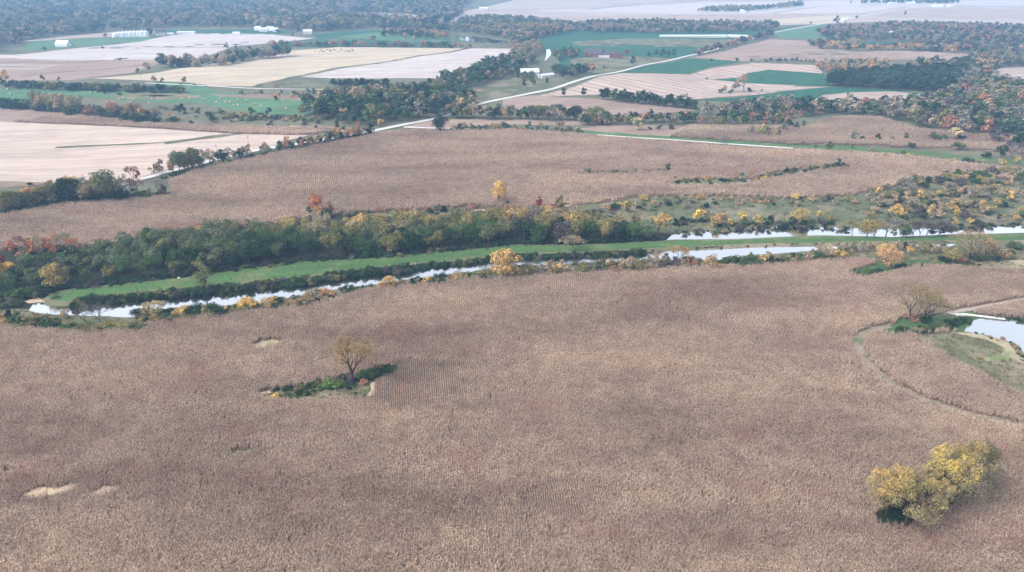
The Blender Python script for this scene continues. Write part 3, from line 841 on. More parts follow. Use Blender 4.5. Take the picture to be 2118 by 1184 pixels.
def branch_tree(seed, H=10., depth=6, spread=.55, leaves=1500, leaf=.3, leaf_from=.45, multi=1, sides=5, per=2, droop=0.0, lmat=None, cl=.022, tl=.24):
    """recursively forked tree: bare or thinly leaved on its upper, outer twigs"""
    g = np.random.default_rng(seed)
    V, F, tips = [], [], []
    def rec(p, d, L, r, k):
        q = p + d * L * .55
        d2 = (d + Vector(g.normal(0, .16, 3)) + Vector((0, 0, .05 - droop * (depth - k) * .03))).normalized()
        e = q + d2 * L * .45
        n = sides if k > depth - 2 else (4 if k > 2 else 3)
        tube(V, F, p, q, r, r * .82, n); tube(V, F, q, e, r * .82, r * .62, n)
        if k <= 2: tips.append((e, d2))
        if k <= 1: tips.append((q, d2))
        if k == 0: return
        nb = 2 if g.random() < .45 else 3
        if k >= depth - 1: nb = 3 if k < depth else max(3, 3)
        a0 = g.uniform(0, 6.28)
        s = d2.cross(Vector((0, 0, 1)) if abs(d2.z) < .95 else Vector((1, 0, 0))).normalized(); t = d2.cross(s)
        for i in range(nb):
            a = a0 + 2 * math.pi * i / nb + g.normal(0, .35)
            sp_ = spread * g.uniform(.6, 1.3)
            nd = (d2 + (s * math.cos(a) + t * math.sin(a)) * sp_ + Vector((0, 0, .10))).normalized()
            rec(e, nd, L * g.uniform(.66, .86), r * .62 * (1.0 if nb < 3 else .92), k - 1)
    for m_ in range(multi):
        a = g.uniform(0, 6.28)
        d = Vector((math.cos(a) * (.35 if multi > 1 else .05), math.sin(a) * (.35 if multi > 1 else .05), 1)).normalized()
        rec(Vector((0, 0, -.3)), d, H * tl, H * .026 / math.sqrt(multi), depth)
    Va = np.array(V)
    k = H / max(1e-3, Va[:, 2].max())
    Va *= k
    T = np.array([tuple(t[0]) for t in tips]) * k; D = np.array([tuple(t[1]) for t in tips])
    rad = np.hypot(T[:, 0], T[:, 1])
    pr = sstep(leaf_from * H, min(.98, leaf_from + .35) * H, T[:, 2] + rad * .25)
    sel = g.random(len(T)) < pr + .02
    T, D = T[sel], D[sel]
    if len(T) == 0: T = np.array([[0, 0, H]]); D = np.array([[0, 0, 1.]])
    ii = g.integers(0, len(T), leaves)
    C = T[ii] + g.normal(0, H * cl, (leaves, 3))
    lv, lf = leaf_quads(C, D[ii] + np.array([0, 0, .5]), leaf, g, .9)
    return mesh_np('trunk', Va, F, BARK), mesh_np('crown', lv, lf, lmat or FOL)

PROTO = {}
def proto(kind, fn, n, s0, **kw):
    PROTO[kind] = [fn(s0 + i, **kw) for i in range(n)]
proto('round', lobe_tree, 5, 10, lobes=20, leaves=3200, leaf=.52, base=.08, R0=5.4)
proto('oval', lobe_tree, 3, 30, lobes=16, leaves=2400, leaf=.5, base=.08, R0=3.8, shape='oval')
proto('flat', lobe_tree, 5, 50, lobes=17, leaves=2300, leaf=.46, base=.30, R0=5.2, shape='flat', gaps=.25)
proto('vase', lobe_tree, 3, 70, lobes=15, leaves=1900, leaf=.45, base=.22, R0=4.6, shape='vase', gaps=.3)
proto('cone', lobe_tree, 2, 90, lobes=22, leaves=2000, leaf=.42, base=.04, R0=2.4, shape='cone')
proto('bush', lobe_tree, 5, 110, H=5., lobes=11, leaves=1700, leaf=.38, base=0.0, R0=3.4, shape='bush', twigs=2)
proto('sparse', branch_tree, 4, 130, depth=6, leaves=2600, leaf=.34, leaf_from=.35)
proto('bare', branch_tree, 3, 150, depth=6, leaves=500, leaf=.22, leaf_from=.5)
proto('near_gold', lobe_tree, 5, 170, lobes=46, leaves=24000, leaf=.16, base=.10, R0=4.6, gaps=.10, twigs=7, sides=7, lmat=FOLT, lr_s=.72)
proto('near_lone', branch_tree, 1, 184, depth=7, leaves=8000, leaf=.14, leaf_from=.20, spread=.58, cl=.04, multi=1, tl=.17)
proto('near_wispy', branch_tree, 2, 190, depth=7, leaves=5200, leaf=.15, leaf_from=.4, multi=2, spread=.6, lmat=FOLT, cl=.035)
for k_, s_ in (('far_round', 200), ('far_tall', 230)):
    proto(k_, lobe_tree, 3, s_, lobes=9, leaves=380, leaf=1.15, base=.12, R0=4.6 if k_ == 'far_round' else 3.4, twigs=0, sides=4)
proto('far_bush', lobe_tree, 3, 260, H=5., lobes=7, leaves=240, leaf=.8, base=0, R0=3.2, shape='bush', twigs=0, sides=3)
NATIVE_H = {k: (5. if 'bush' in k else 10.) for k in PROTO}

COL = {
    'dkgreen': (.032, .060, .034), 'green': (.072, .122, .050), 'dusty': (.135, .165, .100), 'olive': (.195, .190, .092),
    'gold': (.50, .350, .150), 'yellow': (.66, .46, .14), 'orange': (.45, .285, .170), 'rust': (.35, .190, .145), 'red': (.34, .06, .07),
    'tan': (.34, .275, .200), 'grey': (.25, .228, .210), 'purple': (.11, .095, .105), 'brightgreen': (.13, .22, .07),
    'bluegreen': (.055, .095, .075), 'goldolive': (.30, .255, .120), 'cream': (.50, .42, .28), 'russet': (.50, .215, .13), 'ochre': (.40, .285, .135),
}
CWORD = {'dkgreen': 'dark green', 'green': 'green', 'dusty': 'dusty grey green', 'olive': 'olive', 'gold': 'golden', 'yellow': 'bright yellow', 'orange': 'orange',
         'rust': 'rust red', 'red': 'crimson', 'tan': 'tan', 'grey': 'grey twiggy', 'purple': 'dark purplish', 'brightgreen': 'fresh green', 'bluegreen': 'blue green',
         'goldolive': 'olive gold', 'cream': 'pale cream', 'russet': 'russet', 'ochre': 'ochre'}
BARKC = (.10, .085, .075)

SPEC = []   # (x, y, hpx, kind, colour, widthfactor, label or None, zone)
def T(x, y, h, kind, col, w=1.0, label=None, zone=''):
    SPEC.append((x, y, h, kind, col, w, label, zone))

# foreground trees
T(1832, 1068, 112, 'near_gold', 'gold', .85, 'golden tree at the left end of the foreground clump in the corn')
T(1872, 1090, 112, 'near_gold', 'goldolive', 1.12, 'olive gold tree at the front of the foreground clump')
T(1922, 1066, 96, 'near_gold', 'gold', .65, 'small orange gold tree right of the front olive tree in the clump')
T(1948, 1042, 122, 'near_gold', 'yellow', .8, 'brightest yellow tree in the middle of the foreground clump')
T(1962, 1036, 104, 'near_wispy', 'grey', .9, 'grey half bare tree in the middle of the foreground clump')
T(1990, 1024, 118, 'near_gold', 'gold', .72, 'tallest golden tree at the back right of the foreground clump')
T(2018, 1012, 98, 'near_gold', 'olive', .8, 'olive green tree at the right end of the foreground clump')
T(2130, 968, 98, 'near_gold', 'orange', .75, 'thin orange tree cut by the right edge of the photo')
T(730, 795, 88, 'near_lone', 'ochre', .88, 'lone tree with bare lower limbs and golden top in a grassy gap in the corn')
T(1885, 664, 76, 'near_wispy', 'ochre', .95, 'half bare grey tree with orange top on the lawn by the pond')
T(1916, 663, 66, 'near_wispy', 'goldolive', .95, 'leaning bare tree beside the orange topped one on the pond lawn')
T(1992, 552, 78, 'near_wispy', 'orange', 1.25, 'wide bare limbed tree with pinkish orange leaves above the right shore')
T(1837, 556, 46, 'round', 'orange', 1.1, 'orange gold tree standing in the notch of grass behind the corn')
T(1828, 536, 32, 'round', 'gold', 1.2, 'yellow topped tree just behind the orange gold tree in the grass notch')
T(1046, 574, 56, 'round', 'ochre', 1.15, 'broad domed orange tan tree on the near shore of the channel')
T(426, 612, 68, 'vase', 'olive', .75, 'slim olive tree standing on the causeway bank over the water')
T(416, 572, 40, 'vase', 'goldolive', .8)
T(1184, 524, 38, 'sparse', 'tan', 1.3, 'umbrella shaped bare tan tree alone on the green causeway')
T(121, 598, 52, 'round', 'goldolive', 1.0, 'yellow olive tree standing out in the dark left wood')
T(1475, 554, 27, 'bush', 'orange', 1.2)
T(178, 674, 42, 'bare', 'grey', 1.0, 'leafless grey tree in front of the left water, left one of two')
T(210, 676, 46, 'bare', 'grey', 1.1, 'leafless grey tree in front of the left water, right one of two')
T(1404, 545, 38, 'sparse', 'orange', 1.1); T(1372, 545, 28, 'bare', 'grey', 1.2); T(1345, 548, 24, 'bare', 'grey', 1.1)
# trees at the back of the wooded belt
T(656, 442, 44, 'round', 'russet', .72, 'tall rust red tree at the edge of the middle corn field')
T(660, 450, 26, 'round', 'orange', .8, 'orange tree in front of the tall rust red tree')
T(688, 440, 26, 'cone', 'rust', 1.1); T(640, 446, 22, 'round', 'green', 1); T(672, 450, 22, 'bush', 'dkgreen', 1.3)
T(656, 482, 30, 'oval', 'gold', 1); T(742, 450, 14, 'bush', 'dkgreen', 1.2); T(718, 448, 14, 'bush', 'grey', 1)
T(1031, 422, 50, 'round', 'gold', .72, 'golden tree alone at the lower edge of the middle corn field')
T(1116, 434, 30, 'cone', 'red', 1.5, 'crimson cone shaped tree behind the wooded belt')
T(1156, 434, 32, 'vase', 'olive', 1.1); T(977, 440, 24, 'cone', 'rust', 1.1); T(912, 440, 17, 'bush', 'dkgreen', 1.2); T(1048, 426, 12, 'bush', 'dkgreen', 1.2)
T(1062, 436, 14, 'bush', 'orange', 1); T(1090, 440, 16, 'round', 'orange', 1.2); T(1010, 440, 14, 'bush', 'rust', 1)
T(410, 482, 22, 'round', 'rust', 1.1); T(418, 488, 24, 'round', 'yellow', 1); T(350, 480, 14, 'bush', 'rust', 1.2); T(204, 506, 14, 'bush', 'rust', 1.2)
T(508, 470, 14, 'round', 'gold', 1.2); T(490, 472, 12, 'bush', 'tan', 1.2); T(370, 500, 28, 'round', 'brightgreen', 1.3)
for x_, y_, h_ in ((45, 522, 34), (62, 518, 30), (84, 522, 40), (100, 520, 32), (118, 518, 36), (135, 520, 40), (148, 524, 34), (25, 524, 28), (72, 528, 28), (110, 530, 30)):
    T(x_, y_, h_, 'sparse', random.choice(['russet', 'russet', 'rust', 'tan']), .8, None, 'red')
T(8, 552, 30, 'cone', 'red', 1.3, 'red cone shaped tree at the left edge of the photo'); T(46, 540, 24, 'cone', 'rust', 1.3)
T(20, 572, 30, 'round', 'yellow', 1.0, 'yellow tree near the left edge in the dark wood'); T(2, 580, 22, 'round', 'gold', 1)
# pond trees
T(1762, 488, 34, 'sparse', 'goldolive', 1.0); T(1793, 490, 42, 'round', 'goldolive', 1.1, 'big olive gold tree on the causeway between the two ponds'); T(1808, 488, 34, 'sparse', 'gold', 1.1)
T(1832, 492, 44, 'bare', 'purple', 1.2); T(1868, 493, 30, 'round', 'green', 1.0, 'round green tree among bare purplish trees by the causeway'); T(1848, 494, 26, 'round', 'olive', 1)
for x_ in (1888, 1902, 1915, 1928, 1940, 1950):
    T(x_, 491, 34 + random.uniform(-4, 3), 'sparse', 'purple', 1.0, None, 'bare')
for x_, y_, h_, c_ in ((1700, 522, 26, 'tan'), (1716, 524, 22, 'gold'), (1732, 522, 28, 'tan'), (1748, 524, 24, 'grey'), (1765, 522, 26, 'olive'), (1782, 523, 26, 'tan'), (1800, 520, 22, 'rust'), (1856, 520, 28, 'tan'), (1872, 520, 22, 'dkgreen'), (1880, 530, 28, 'gold'), (1896, 524, 26, 'tan'), (1912, 524, 26, 'goldolive'), (1928, 526, 24, 'tan'), (1945, 526, 22, 'grey'), (1680, 530, 18, 'olive'), (1690, 532, 22, 'tan')):
    T(x_, y_, h_, 'sparse' if c_ != 'dkgreen' else 'cone', c_, .8)
T(1965, 542, 34, 'round', 'goldolive', 1.1); T(1948, 540, 14, 'bush', 'dkgreen', 1.2); T(1990, 546, 18, 'bush', 'rust', 1); T(2026, 540, 18, 'bush', 'green', 1.3)
T(2045, 535, 30, 'sparse', 'purple', 1.2); T(2062, 530, 26, 'sparse', 'grey', 1.1); T(2050, 538, 18, 'bush', 'dkgreen', 1.3); T(2098, 516, 16, 'bush', 'green', 1.6); T(2078, 534, 18, 'bush', 'orange', 1.2, 'round orange bush at the right end of the far shore'); T(2070, 532, 16, 'bush', 'yellow', .8)
T(1785, 575, 14, 'bush', 'green', 1.2); T(1772, 572, 12, 'bush', 'dkgreen', 1.2); T(1800, 570, 16, 'bush', 'green', 1.3); T(1815, 566, 14, 'bush', 'dkgreen', 1.3); T(1860, 556, 12, 'bush', 'dkgreen', 1.4)
for x_ in range(1870, 1910, 12): T(x_, 554 + (x_ % 5), 8, 'bush', 'dkgreen', 2.0)
T(1895, 667, 12, 'bush', 'rust', 1.6); T(1912, 668, 14, 'bush', 'dkgreen', 1.5); T(1878, 662, 13, 'bush', 'rust', 1.3); T(1920, 664, 12, 'bush', 'dkgreen', 1.2)
# pasture trees
for a in ((1655, 464, 40, 'gold', 1.0), (1640, 464, 18, 'dkgreen', 1.3), (1692, 453, 20, 'gold', 1), (1722, 458, 14, 'goldolive', 1), (1644, 413, 13, 'yellow', 1.2), (1635, 423, 13, 'tan', 1), (1725, 426, 17, 'tan', 1), (1770, 420, 11, 'tan', 1),
          (1795, 407, 22, 'olive', 1.2), (1814, 403, 19, 'gold', 1), (1816, 428, 27, 'tan', 1.1), (1846, 424, 28, 'tan', 1.1), (1868, 418, 28, 'tan', 1.2), (1884, 400, 22, 'tan', 1.2), (1852, 448, 26, 'gold', 1.1), (1864, 450, 20, 'yellow', 1), (1877, 442, 19, 'tan', 1),
          (1906, 417, 30, 'gold', 1.1), (1892, 432, 30, 'tan', 1.1), (1920, 447, 32, 'gold', 1.1), (1924, 456, 20, 'tan', 1.2), (1946, 440, 24, 'tan', 1.1), (1968, 440, 30, 'gold', 1.0), (1977, 442, 16, 'yellow', 1.1), (1943, 405, 13, 'yellow', 1), (1988, 400, 13, 'gold', 1.1),
          (1968, 412, 26, 'olive', 1.1), (2030, 440, 28, 'gold', 1.2), (2052, 442, 20, 'goldolive', 1), (2000, 415, 20, 'grey', 1.1), (2020, 410, 18, 'tan', 1.1), (2060, 427, 20, 'gold', 1), (2084, 418, 30, 'gold', 1.1), (2066, 408, 28, 'tan', 1.1), (2112, 410, 26, 'tan', 1.1),
          (1973, 467, 19, 'gold', 1), (2004, 468, 20, 'gold', 1), (2100, 458, 18, 'gold', 1), (1990, 455, 26, 'purple', 1.2), (2022, 470, 16, 'purple', 1.4), (2114, 440, 16, 'gold', 1), (1960, 400, 14, 'tan', 1), (2040, 395, 16, 'tan', 1.1), (1995, 440, 12, 'olive', 1.1),
          (1330, 416, 15, 'gold', 1.2), (1408, 413, 12, 'goldolive', 1.2), (1448, 413, 13, 'gold', 1.2), (1355, 429, 14, 'tan', 1), (1420, 431, 16, 'tan', 1.1), (1256, 438, 18, 'orange', 1.1), (1296, 440, 30, 'goldolive', 1.1), (1274, 434, 15, 'dkgreen', 1.3), (1240, 440, 14, 'grey', 1),
          (1378, 466, 26, 'gold', 1), (1440, 460, 32, 'yellow', 1.1), (1462, 455, 24, 'tan', 1), (1486, 468, 32, 'orange', 1.1), (1476, 472, 22, 'goldolive', 1.1), (1500, 462, 30, 'orange', 1), (1534, 460, 26, 'yellow', 1.0), (1512, 470, 22, 'gold', 1.1), (1566, 466, 24, 'gold', 1), (1590, 466, 22, 'dkgreen', 1.2),
          (1550, 470, 14, 'dkgreen', 1.4), (1560, 420, 11, 'rust', 1), (1585, 422, 12, 'orange', 1), (1382, 425, 10, 'grey', 1), (1610, 470, 14, 'purple', 1.5), (1625, 468, 16, 'green', 1.3), (1575, 476, 12, 'purple', 1.6), (1530, 474, 13, 'purple', 1.6), (1500, 478, 12, 'purple', 1.6),
          (1400, 462, 12, 'dkgreen', 1.4), (1415, 458, 12, 'dkgreen', 1.4), (1660, 470, 18, 'dkgreen', 1.5), (1680, 470, 12, 'green', 1.4), (1375, 450, 10, 'tan', 1.3)):
    T(a[0], a[1], a[2], 'bush' if a[2] < 17 else random.choice(['round', 'round', 'vase']), a[3], a[4], None, 'pasture')
# right middle distance
for a in ((1605, 284, 26, 'goldolive', 'vase'), (1585, 283, 26, 'olive', 'vase'), (1622, 272, 22, 'grey', 'sparse'), (1645, 268, 18, 'bluegreen', 'round'), (1662, 264, 18, 'green', 'round'), (1765, 291, 24, 'grey', 'bare'), (1780, 291, 11, 'dkgreen', 'bush'), (1800, 291, 10, 'rust', 'bush'),
          (1817, 292, 17, 'dkgreen', 'cone'), (1845, 291, 11, 'goldolive', 'bush'), (1875, 291, 19, 'green', 'round'), (1890, 290, 11, 'tan', 'bush'), (1930, 291, 22, 'green', 'round'), (1945, 291, 15, 'green', 'bush'), (1970, 291, 32, 'cream', 'sparse'), (1986, 290, 13, 'dkgreen', 'bush'),
          (1715, 310, 18, 'green', 'round'), (1715, 316, 8, 'orange', 'bush'), (1885, 306, 13, 'green', 'bush'), (1925, 306, 7, 'bluegreen', 'bush'), (1980, 309, 16, 'green', 'bush'), (1830, 329, 15, 'gold', 'round'), (1876, 330, 16, 'gold', 'round'), (1810, 326, 8, 'tan', 'bush'), (1900, 332, 10, 'gold', 'bush'),
          (1975, 338, 11, 'gold', 'bush'), (2000, 339, 14, 'dkgreen', 'bush'), (2020, 340, 14, 'tan', 'bush'), (2072, 346, 22, 'gold', 'round'), (2102, 340, 18, 'gold', 'round'), (2092, 330, 36, 'purple', 'bare'), (2072, 328, 30, 'dkgreen', 'round'), (2040, 326, 14, 'dkgreen', 'bush'), (2112, 330, 34, 'purple', 'sparse'),
          (1735, 348, 20, 'dkgreen', 'round'), (1720, 349, 12, 'dkgreen', 'bush'), (1640, 360, 15, 'green', 'round'), (1625, 359, 15, 'dkgreen', 'round'), (1697, 352, 13, 'orange', 'round'), (1680, 353, 10, 'green', 'bush'), (1710, 351, 10, 'dkgreen', 'bush'), (1600, 369, 11, 'dkgreen', 'bush'), (1755, 349, 8, 'purple', 'bush'),
          (1890, 381, 17, 'green', 'round'), (1904, 383, 13, 'gold', 'bush'), (1916, 378, 14, 'dkgreen', 'bush'), (2010, 373, 24, 'green', 'round'), (2048, 378, 26, 'goldolive', 'round'), (2084, 386, 30, 'tan', 'round'), (2030, 380, 18, 'goldolive', 'bush'), (1945, 376, 13, 'purple', 'bush'), (1970, 375, 16, 'goldolive', 'bush'), (1990, 374, 14, 'gold', 'bush'), (1930, 380, 12, 'gold', 'bush'), (2112, 376, 20, 'green', 'round'),
          (1215, 359, 12, 'green', 'bush'), (1243, 359, 8, 'goldolive', 'bush'), (1272, 361, 11, 'dkgreen', 'bush'), (1292, 361, 9, 'green', 'bush'), (1313, 359, 10, 'green', 'bush'), (1324, 358, 8, 'gold', 'bush'), (1380, 356, 20, 'dkgreen', 'vase'), (1364, 356, 7, 'purple', 'bush'), (1345, 357, 6, 'purple', 'bush'),
          (1395, 373, 8, 'dkgreen', 'bush'), (1414, 374, 7, 'green', 'bush'), (1440, 378, 10, 'dkgreen', 'bush'), (1462, 374, 12, 'gold', 'bush'), (1500, 375, 8, 'goldolive', 'bush'), (1520, 370, 15, 'gold', 'round'), (1532, 369, 12, 'green', 'bush'), (1552, 366, 15, 'orange', 'round'), (1580, 373, 12, 'gold', 'bush'), (1494, 384, 8, 'olive', 'bush'), (1470, 382, 8, 'green', 'bush'),
          (1320, 270, 34, 'cream', 'oval'), (1388, 268, 12, 'dkgreen', 'bush'), (1362, 268, 11, 'green', 'bush'), (1345, 269, 7, 'dkgreen', 'bush'), (1490, 263, 28, 'olive', 'vase'), (1508, 263, 24, 'grey', 'sparse'), (1525, 263, 28, 'olive', 'vase'), (1553, 279, 22, 'grey', 'bare'), (1574, 280, 28, 'goldolive', 'vase'), (1496, 298, 18, 'grey', 'bare'),
          (1097, 264, 16, 'green', 'round'), (1120, 264, 12, 'goldolive', 'bush'), (1160, 272, 24, 'tan', 'sparse'), (1190, 273, 10, 'orange', 'bush'), (1143, 273, 9, 'rust', 'bush'), (1175, 272, 14, 'grey', 'sparse'), (1168, 201, 23, 'dkgreen', 'round'), (1208, 201, 24, 'dkgreen', 'vase'), (1421, 206, 15, 'grey', 'bare'),
          (1308, 136, 24, 'bluegreen', 'cone'), (1250, 144, 9, 'dkgreen', 'round'), (1222, 155, 30, 'orange', 'round'), (1210, 155, 26, 'bluegreen', 'oval'), (1183, 161, 26, 'olive', 'round'), (1195, 156, 30, 'dkgreen', 'round'), (1165, 163, 20, 'dkgreen', 'round'), (1150, 158, 16, 'bluegreen', 'round'), (1086, 182, 20, 'dkgreen', 'round'), (1103, 178, 20, 'green', 'oval'), (1130, 175, 16, 'dkgreen', 'round'), (1072, 165, 16, 'green', 'round'), (1060, 160, 16, 'green', 'round'),
          (1296, 115, 13, 'red', 'round'), (1342, 118, 12, 'bluegreen', 'cone'), (1356, 118, 16, 'bluegreen', 'cone'), (1370, 120, 22, 'bluegreen', 'oval'), (1381, 120, 16, 'bluegreen', 'cone'), (1392, 120, 20, 'bluegreen', 'oval'), (1215, 118, 10, 'dkgreen', 'cone'), (1268, 118, 10, 'dkgreen', 'cone'),
          (1538, 190, 36, 'tan', 'sparse'), (1520, 190, 26, 'grey', 'sparse'), (1500, 192, 18, 'goldolive', 'sparse'), (1490, 193, 12, 'green', 'bush'), (1510, 194, 10, 'green', 'bush'), (1550, 191, 10, 'dkgreen', 'bush'), (1575, 189, 6, 'tan', 'bush'), (1462, 165, 5, 'dkgreen', 'bush'),
          (1472, 127, 6, 'dkgreen', 'bush'), (1524, 127, 8, 'dkgreen', 'bush'), (1555, 127, 7, 'green', 'bush'), (1585, 128, 7, 'green', 'bush'), (12, 172, 32, 'gold', 'round'), (4, 180, 22, 'dkgreen', 'round'), (285, 153, 13, 'bluegreen', 'round'), (307, 150, 24, 'tan', 'sparse'), (320, 171, 17, 'rust', 'round'), (336, 172, 12, 'green', 'round'), (382, 173, 15, 'olive', 'vase'),
          (90, 168, 14, 'bluegreen', 'round'), (122, 169, 11, 'bluegreen', 'round'), (213, 101, 6, 'green', 'bush'), (248, 125, 6, 'green', 'bush'), (374, 176, 5, 'dkgreen', 'bush'), (402, 177, 4, 'dkgreen', 'bush'), (218, 195, 6, 'dkgreen', 'bush'), (249, 198, 8, 'dkgreen', 'bush'),
          (370, 237, 22, 'green', 'vase'), (380, 234, 22, 'dkgreen', 'vase'), (412, 238, 16, 'green', 'vase'), (458, 240, 16, 'green', 'vase'), (520, 240, 20, 'green', 'vase'), (350, 244, 14, 'gold', 'round'), (372, 252, 12, 'gold', 'bush'), (358, 256, 16, 'dkgreen', 'bush'), (398, 258, 10, 'dkgreen', 'bush'), (326, 236, 12, 'gold', 'bush'), (475, 246, 14, 'goldolive', 'bush'), (486, 252, 8, 'cream', 'bush'), (440, 252, 12, 'dkgreen', 'bush'), (500, 250, 12, 'green', 'bush'), (345, 228, 10, 'tan', 'bush'),
          (556, 240, 20, 'bluegreen', 'round'), (572, 182, 8, 'rust', 'bush'), (540, 194, 8, 'dkgreen', 'bush'), (568, 202, 10, 'orange', 'bush'), (605, 202, 10, 'gold', 'bush'), (625, 200, 12, 'rust', 'cone'), (648, 198, 12, 'green', 'oval'), (570, 208, 10, 'dkgreen', 'bush'),
          (1870, 33, 12, 'bluegreen', 'round'), (1772, 40, 9, 'bluegreen', 'round'), (1677, 51, 8, 'bluegreen', 'round'), (1730, 50, 18, 'bluegreen', 'round'), (1760, 9, 8, 'bluegreen', 'round'), (311, 76, 20, 'dkgreen', 'round'), (338, 72, 13, 'dkgreen', 'round'), (146, 94, 9, 'bluegreen', 'round'), (92, 104, 8, 'dkgreen', 'bush'), (218, 76, 8, 'bluegreen', 'bush'),
          (617, 69, 14, 'dkgreen', 'round'), (575, 70, 12, 'bluegreen', 'round'), (605, 74, 6, 'green', 'bush'), (470, 102, 14, 'bluegreen', 'round'), (488, 102, 12, 'bluegreen', 'round'), (518, 104, 11, 'bluegreen', 'round'), (385, 122, 12, 'dkgreen', 'round'), (855, 86, 16, 'tan', 'round'), (945, 86, 16, 'tan', 'round'), (1020, 76, 18, 'goldolive', 'round')):
    T(a[0], a[1], a[2], a[4], a[3], 1.3 if a[4] == 'bush' else 1.05, None, 'mid')
# road hedge and roadside trees
for a in ((14, 440, 46, 'olive', 'round', 1.1), (42, 434, 38, 'olive', 'round', 1), (62, 426, 38, 'orange', 'round', .9), (74, 424, 36, 'orange', 'round', .8), (92, 422, 38, 'green', 'round', 1), (138, 420, 54, 'dkgreen', 'round', 1.05), (114, 414, 42, 'goldolive', 'round', .9), (150, 405, 42, 'gold', 'round', .8), (160, 412, 36, 'tan', 'round', .9),
          (178, 412, 48, 'grey', 'sparse', .9), (206, 414, 50, 'goldolive', 'round', .8), (222, 416, 68, 'olive', 'round', .85), (190, 418, 32, 'dkgreen', 'bush', 1.3), (244, 416, 26, 'dkgreen', 'bush', 1.3), (268, 410, 50, 'grey', 'sparse', .9), (282, 410, 40, 'rust', 'sparse', .8), (300, 410, 18, 'green', 'bush', 1.3), (310, 408, 20, 'goldolive', 'vase', .8), (330, 407, 38, 'grey', 'bare', .9), (345, 406, 36, 'grey', 'bare', .9), (336, 408, 30, 'purple', 'bare', .8),
          (30, 442, 14, 'dkgreen', 'bush', 1.8), (60, 436, 14, 'dkgreen', 'bush', 1.8), (90, 430, 14, 'dkgreen', 'bush', 1.8), (120, 424, 14, 'dkgreen', 'bush', 1.8), (165, 418, 14, 'dkgreen', 'bush', 1.8), (215, 418, 16, 'dkgreen', 'bush', 1.6), (260, 414, 12, 'dkgreen', 'bush', 1.6), (280, 411, 12, 'green', 'bush', 1.6), (64, 384, 8, 'dkgreen', 'bush', 1.6),
          (278, 378, 34, 'rust', 'sparse', .8), (286, 374, 24, 'red', 'round', .7), (322, 364, 28, 'tan', 'round', .9), (334, 361, 32, 'grey', 'sparse', .9), (354, 359, 32, 'orange', 'round', .8), (372, 355, 44, 'dusty', 'round', .8), (384, 354, 42, 'olive', 'round', .7), (398, 350, 46, 'olive', 'round', .8), (412, 347, 42, 'dusty', 'round', .8), (436, 343, 36, 'tan', 'vase', .9), (500, 329, 27, 'dkgreen', 'round', 1.0), (488, 328, 20, 'orange', 'round', .9),
          (575, 314, 27, 'green', 'round', 1), (592, 312, 32, 'orange', 'oval', 1), (604, 312, 20, 'dkgreen', 'round', 1), (622, 308, 24, 'rust', 'round', 1.1), (640, 302, 20, 'olive', 'round', 1), (655, 300, 24, 'orange', 'round', .9), (663, 297, 20, 'rust', 'oval', 1), (675, 296, 20, 'goldolive', 'round', .9), (686, 294, 26, 'olive', 'round', .9), (697, 290, 30, 'orange', 'oval', .9), (706, 290, 18, 'dkgreen', 'round', 1), (722, 284, 22, 'orange', 'round', 1.1), (744, 282, 30, 'rust', 'round', 1), (767, 280, 28, 'dkgreen', 'round', 1.1),
          (735, 286, 12, 'dkgreen', 'bush', 1.5), (910, 273, 36, 'dkgreen', 'round', 1.05), (785, 262, 18, 'gold', 'round', 1.1), (700, 268, 20, 'dkgreen', 'cone', 1.1), (655, 268, 10, 'dkgreen', 'bush', 1.2), (710, 268, 8, 'dkgreen', 'bush', 1.2)):
    T(a[0], a[1], a[2], a[4], a[3], a[5], None, 'road')

def along(pts, n, h, kinds, cols, w=1.0, jx=4, jy=2, zone='', label=None):
    c = [(a, b) for a, b in zip(pts[:-1], pts[1:])]
    tot = sum(abs(b[0] - a[0]) for a, b in c)
    for i in range(n):
        s = (i + random.uniform(.1, .9)) / n * tot
        for a, b in c:
            d = abs(b[0] - a[0])
            if s <= d: break
            s -= d
        t = s / max(d, 1e-6)
        hh = random.uniform(*h)
        k = random.choice(kinds)
        T(a[0] + (b[0] - a[0]) * t + random.uniform(-jx, jx), a[1] + (b[1] - a[1]) * t + random.uniform(-jy, jy), hh, k, random.choice(cols), w * random.uniform(.85, 1.2), label, zone)

NS = [(560, 640), (600, 634), (640, 624), (700, 610), (760, 598), (830, 592), (900, 583), (960, 579), (1010, 575)]
along([(-60, 668), (30, 672), (100, 676), (140, 668)], 16, (14, 32), ['round', 'bush', 'vase'], ['gold', 'goldolive', 'tan', 'green', 'dkgreen', 'orange'], 1, 6, 10, 'shore')
along([(120, 682), (200, 686), (290, 682)], 14, (8, 14), ['bush'], ['green', 'dkgreen', 'dkgreen', 'goldolive'], 1.7, 4, 3, 'shore')
along([(0, 668), (60, 672), (140, 676)], 12, (14, 24), ['bush', 'round'], ['dkgreen', 'green', 'goldolive', 'orange'], 1.2, 6, 5, 'shore')
along([(290, 664), (380, 655), (470, 648), (560, 640)], 40, (14, 27), ['bush', 'round', 'bush'], ['dkgreen', 'gold', 'goldolive', 'green', 'yellow', 'dkgreen'], 1.25, 4, 4, 'shore')
T(322, 658, 36, 'sparse', 'cream', 1.1, 'cream leaved shrub at the left water edge', 'shore')
T(510, 642, 28, 'round', 'yellow', 1.2, 'yellow rounded tree at the near shore, left part', 'shore')
along([(560, 638), (610, 632), (680, 612)], 24, (12, 24), ['bush', 'round'], ['tan', 'orange', 'green', 'dkgreen', 'tan', 'goldolive'], 1.2, 4, 5, 'shore')
along([(700, 606), (770, 598)], 10, (8, 18), ['bush', 'vase'], ['dkgreen', 'grey', 'green'], 1.0, 4, 3, 'shore')
T(805, 596, 24, 'round', 'gold', 1.2, 'golden tree on the near shore below the light strip of water', 'shore')
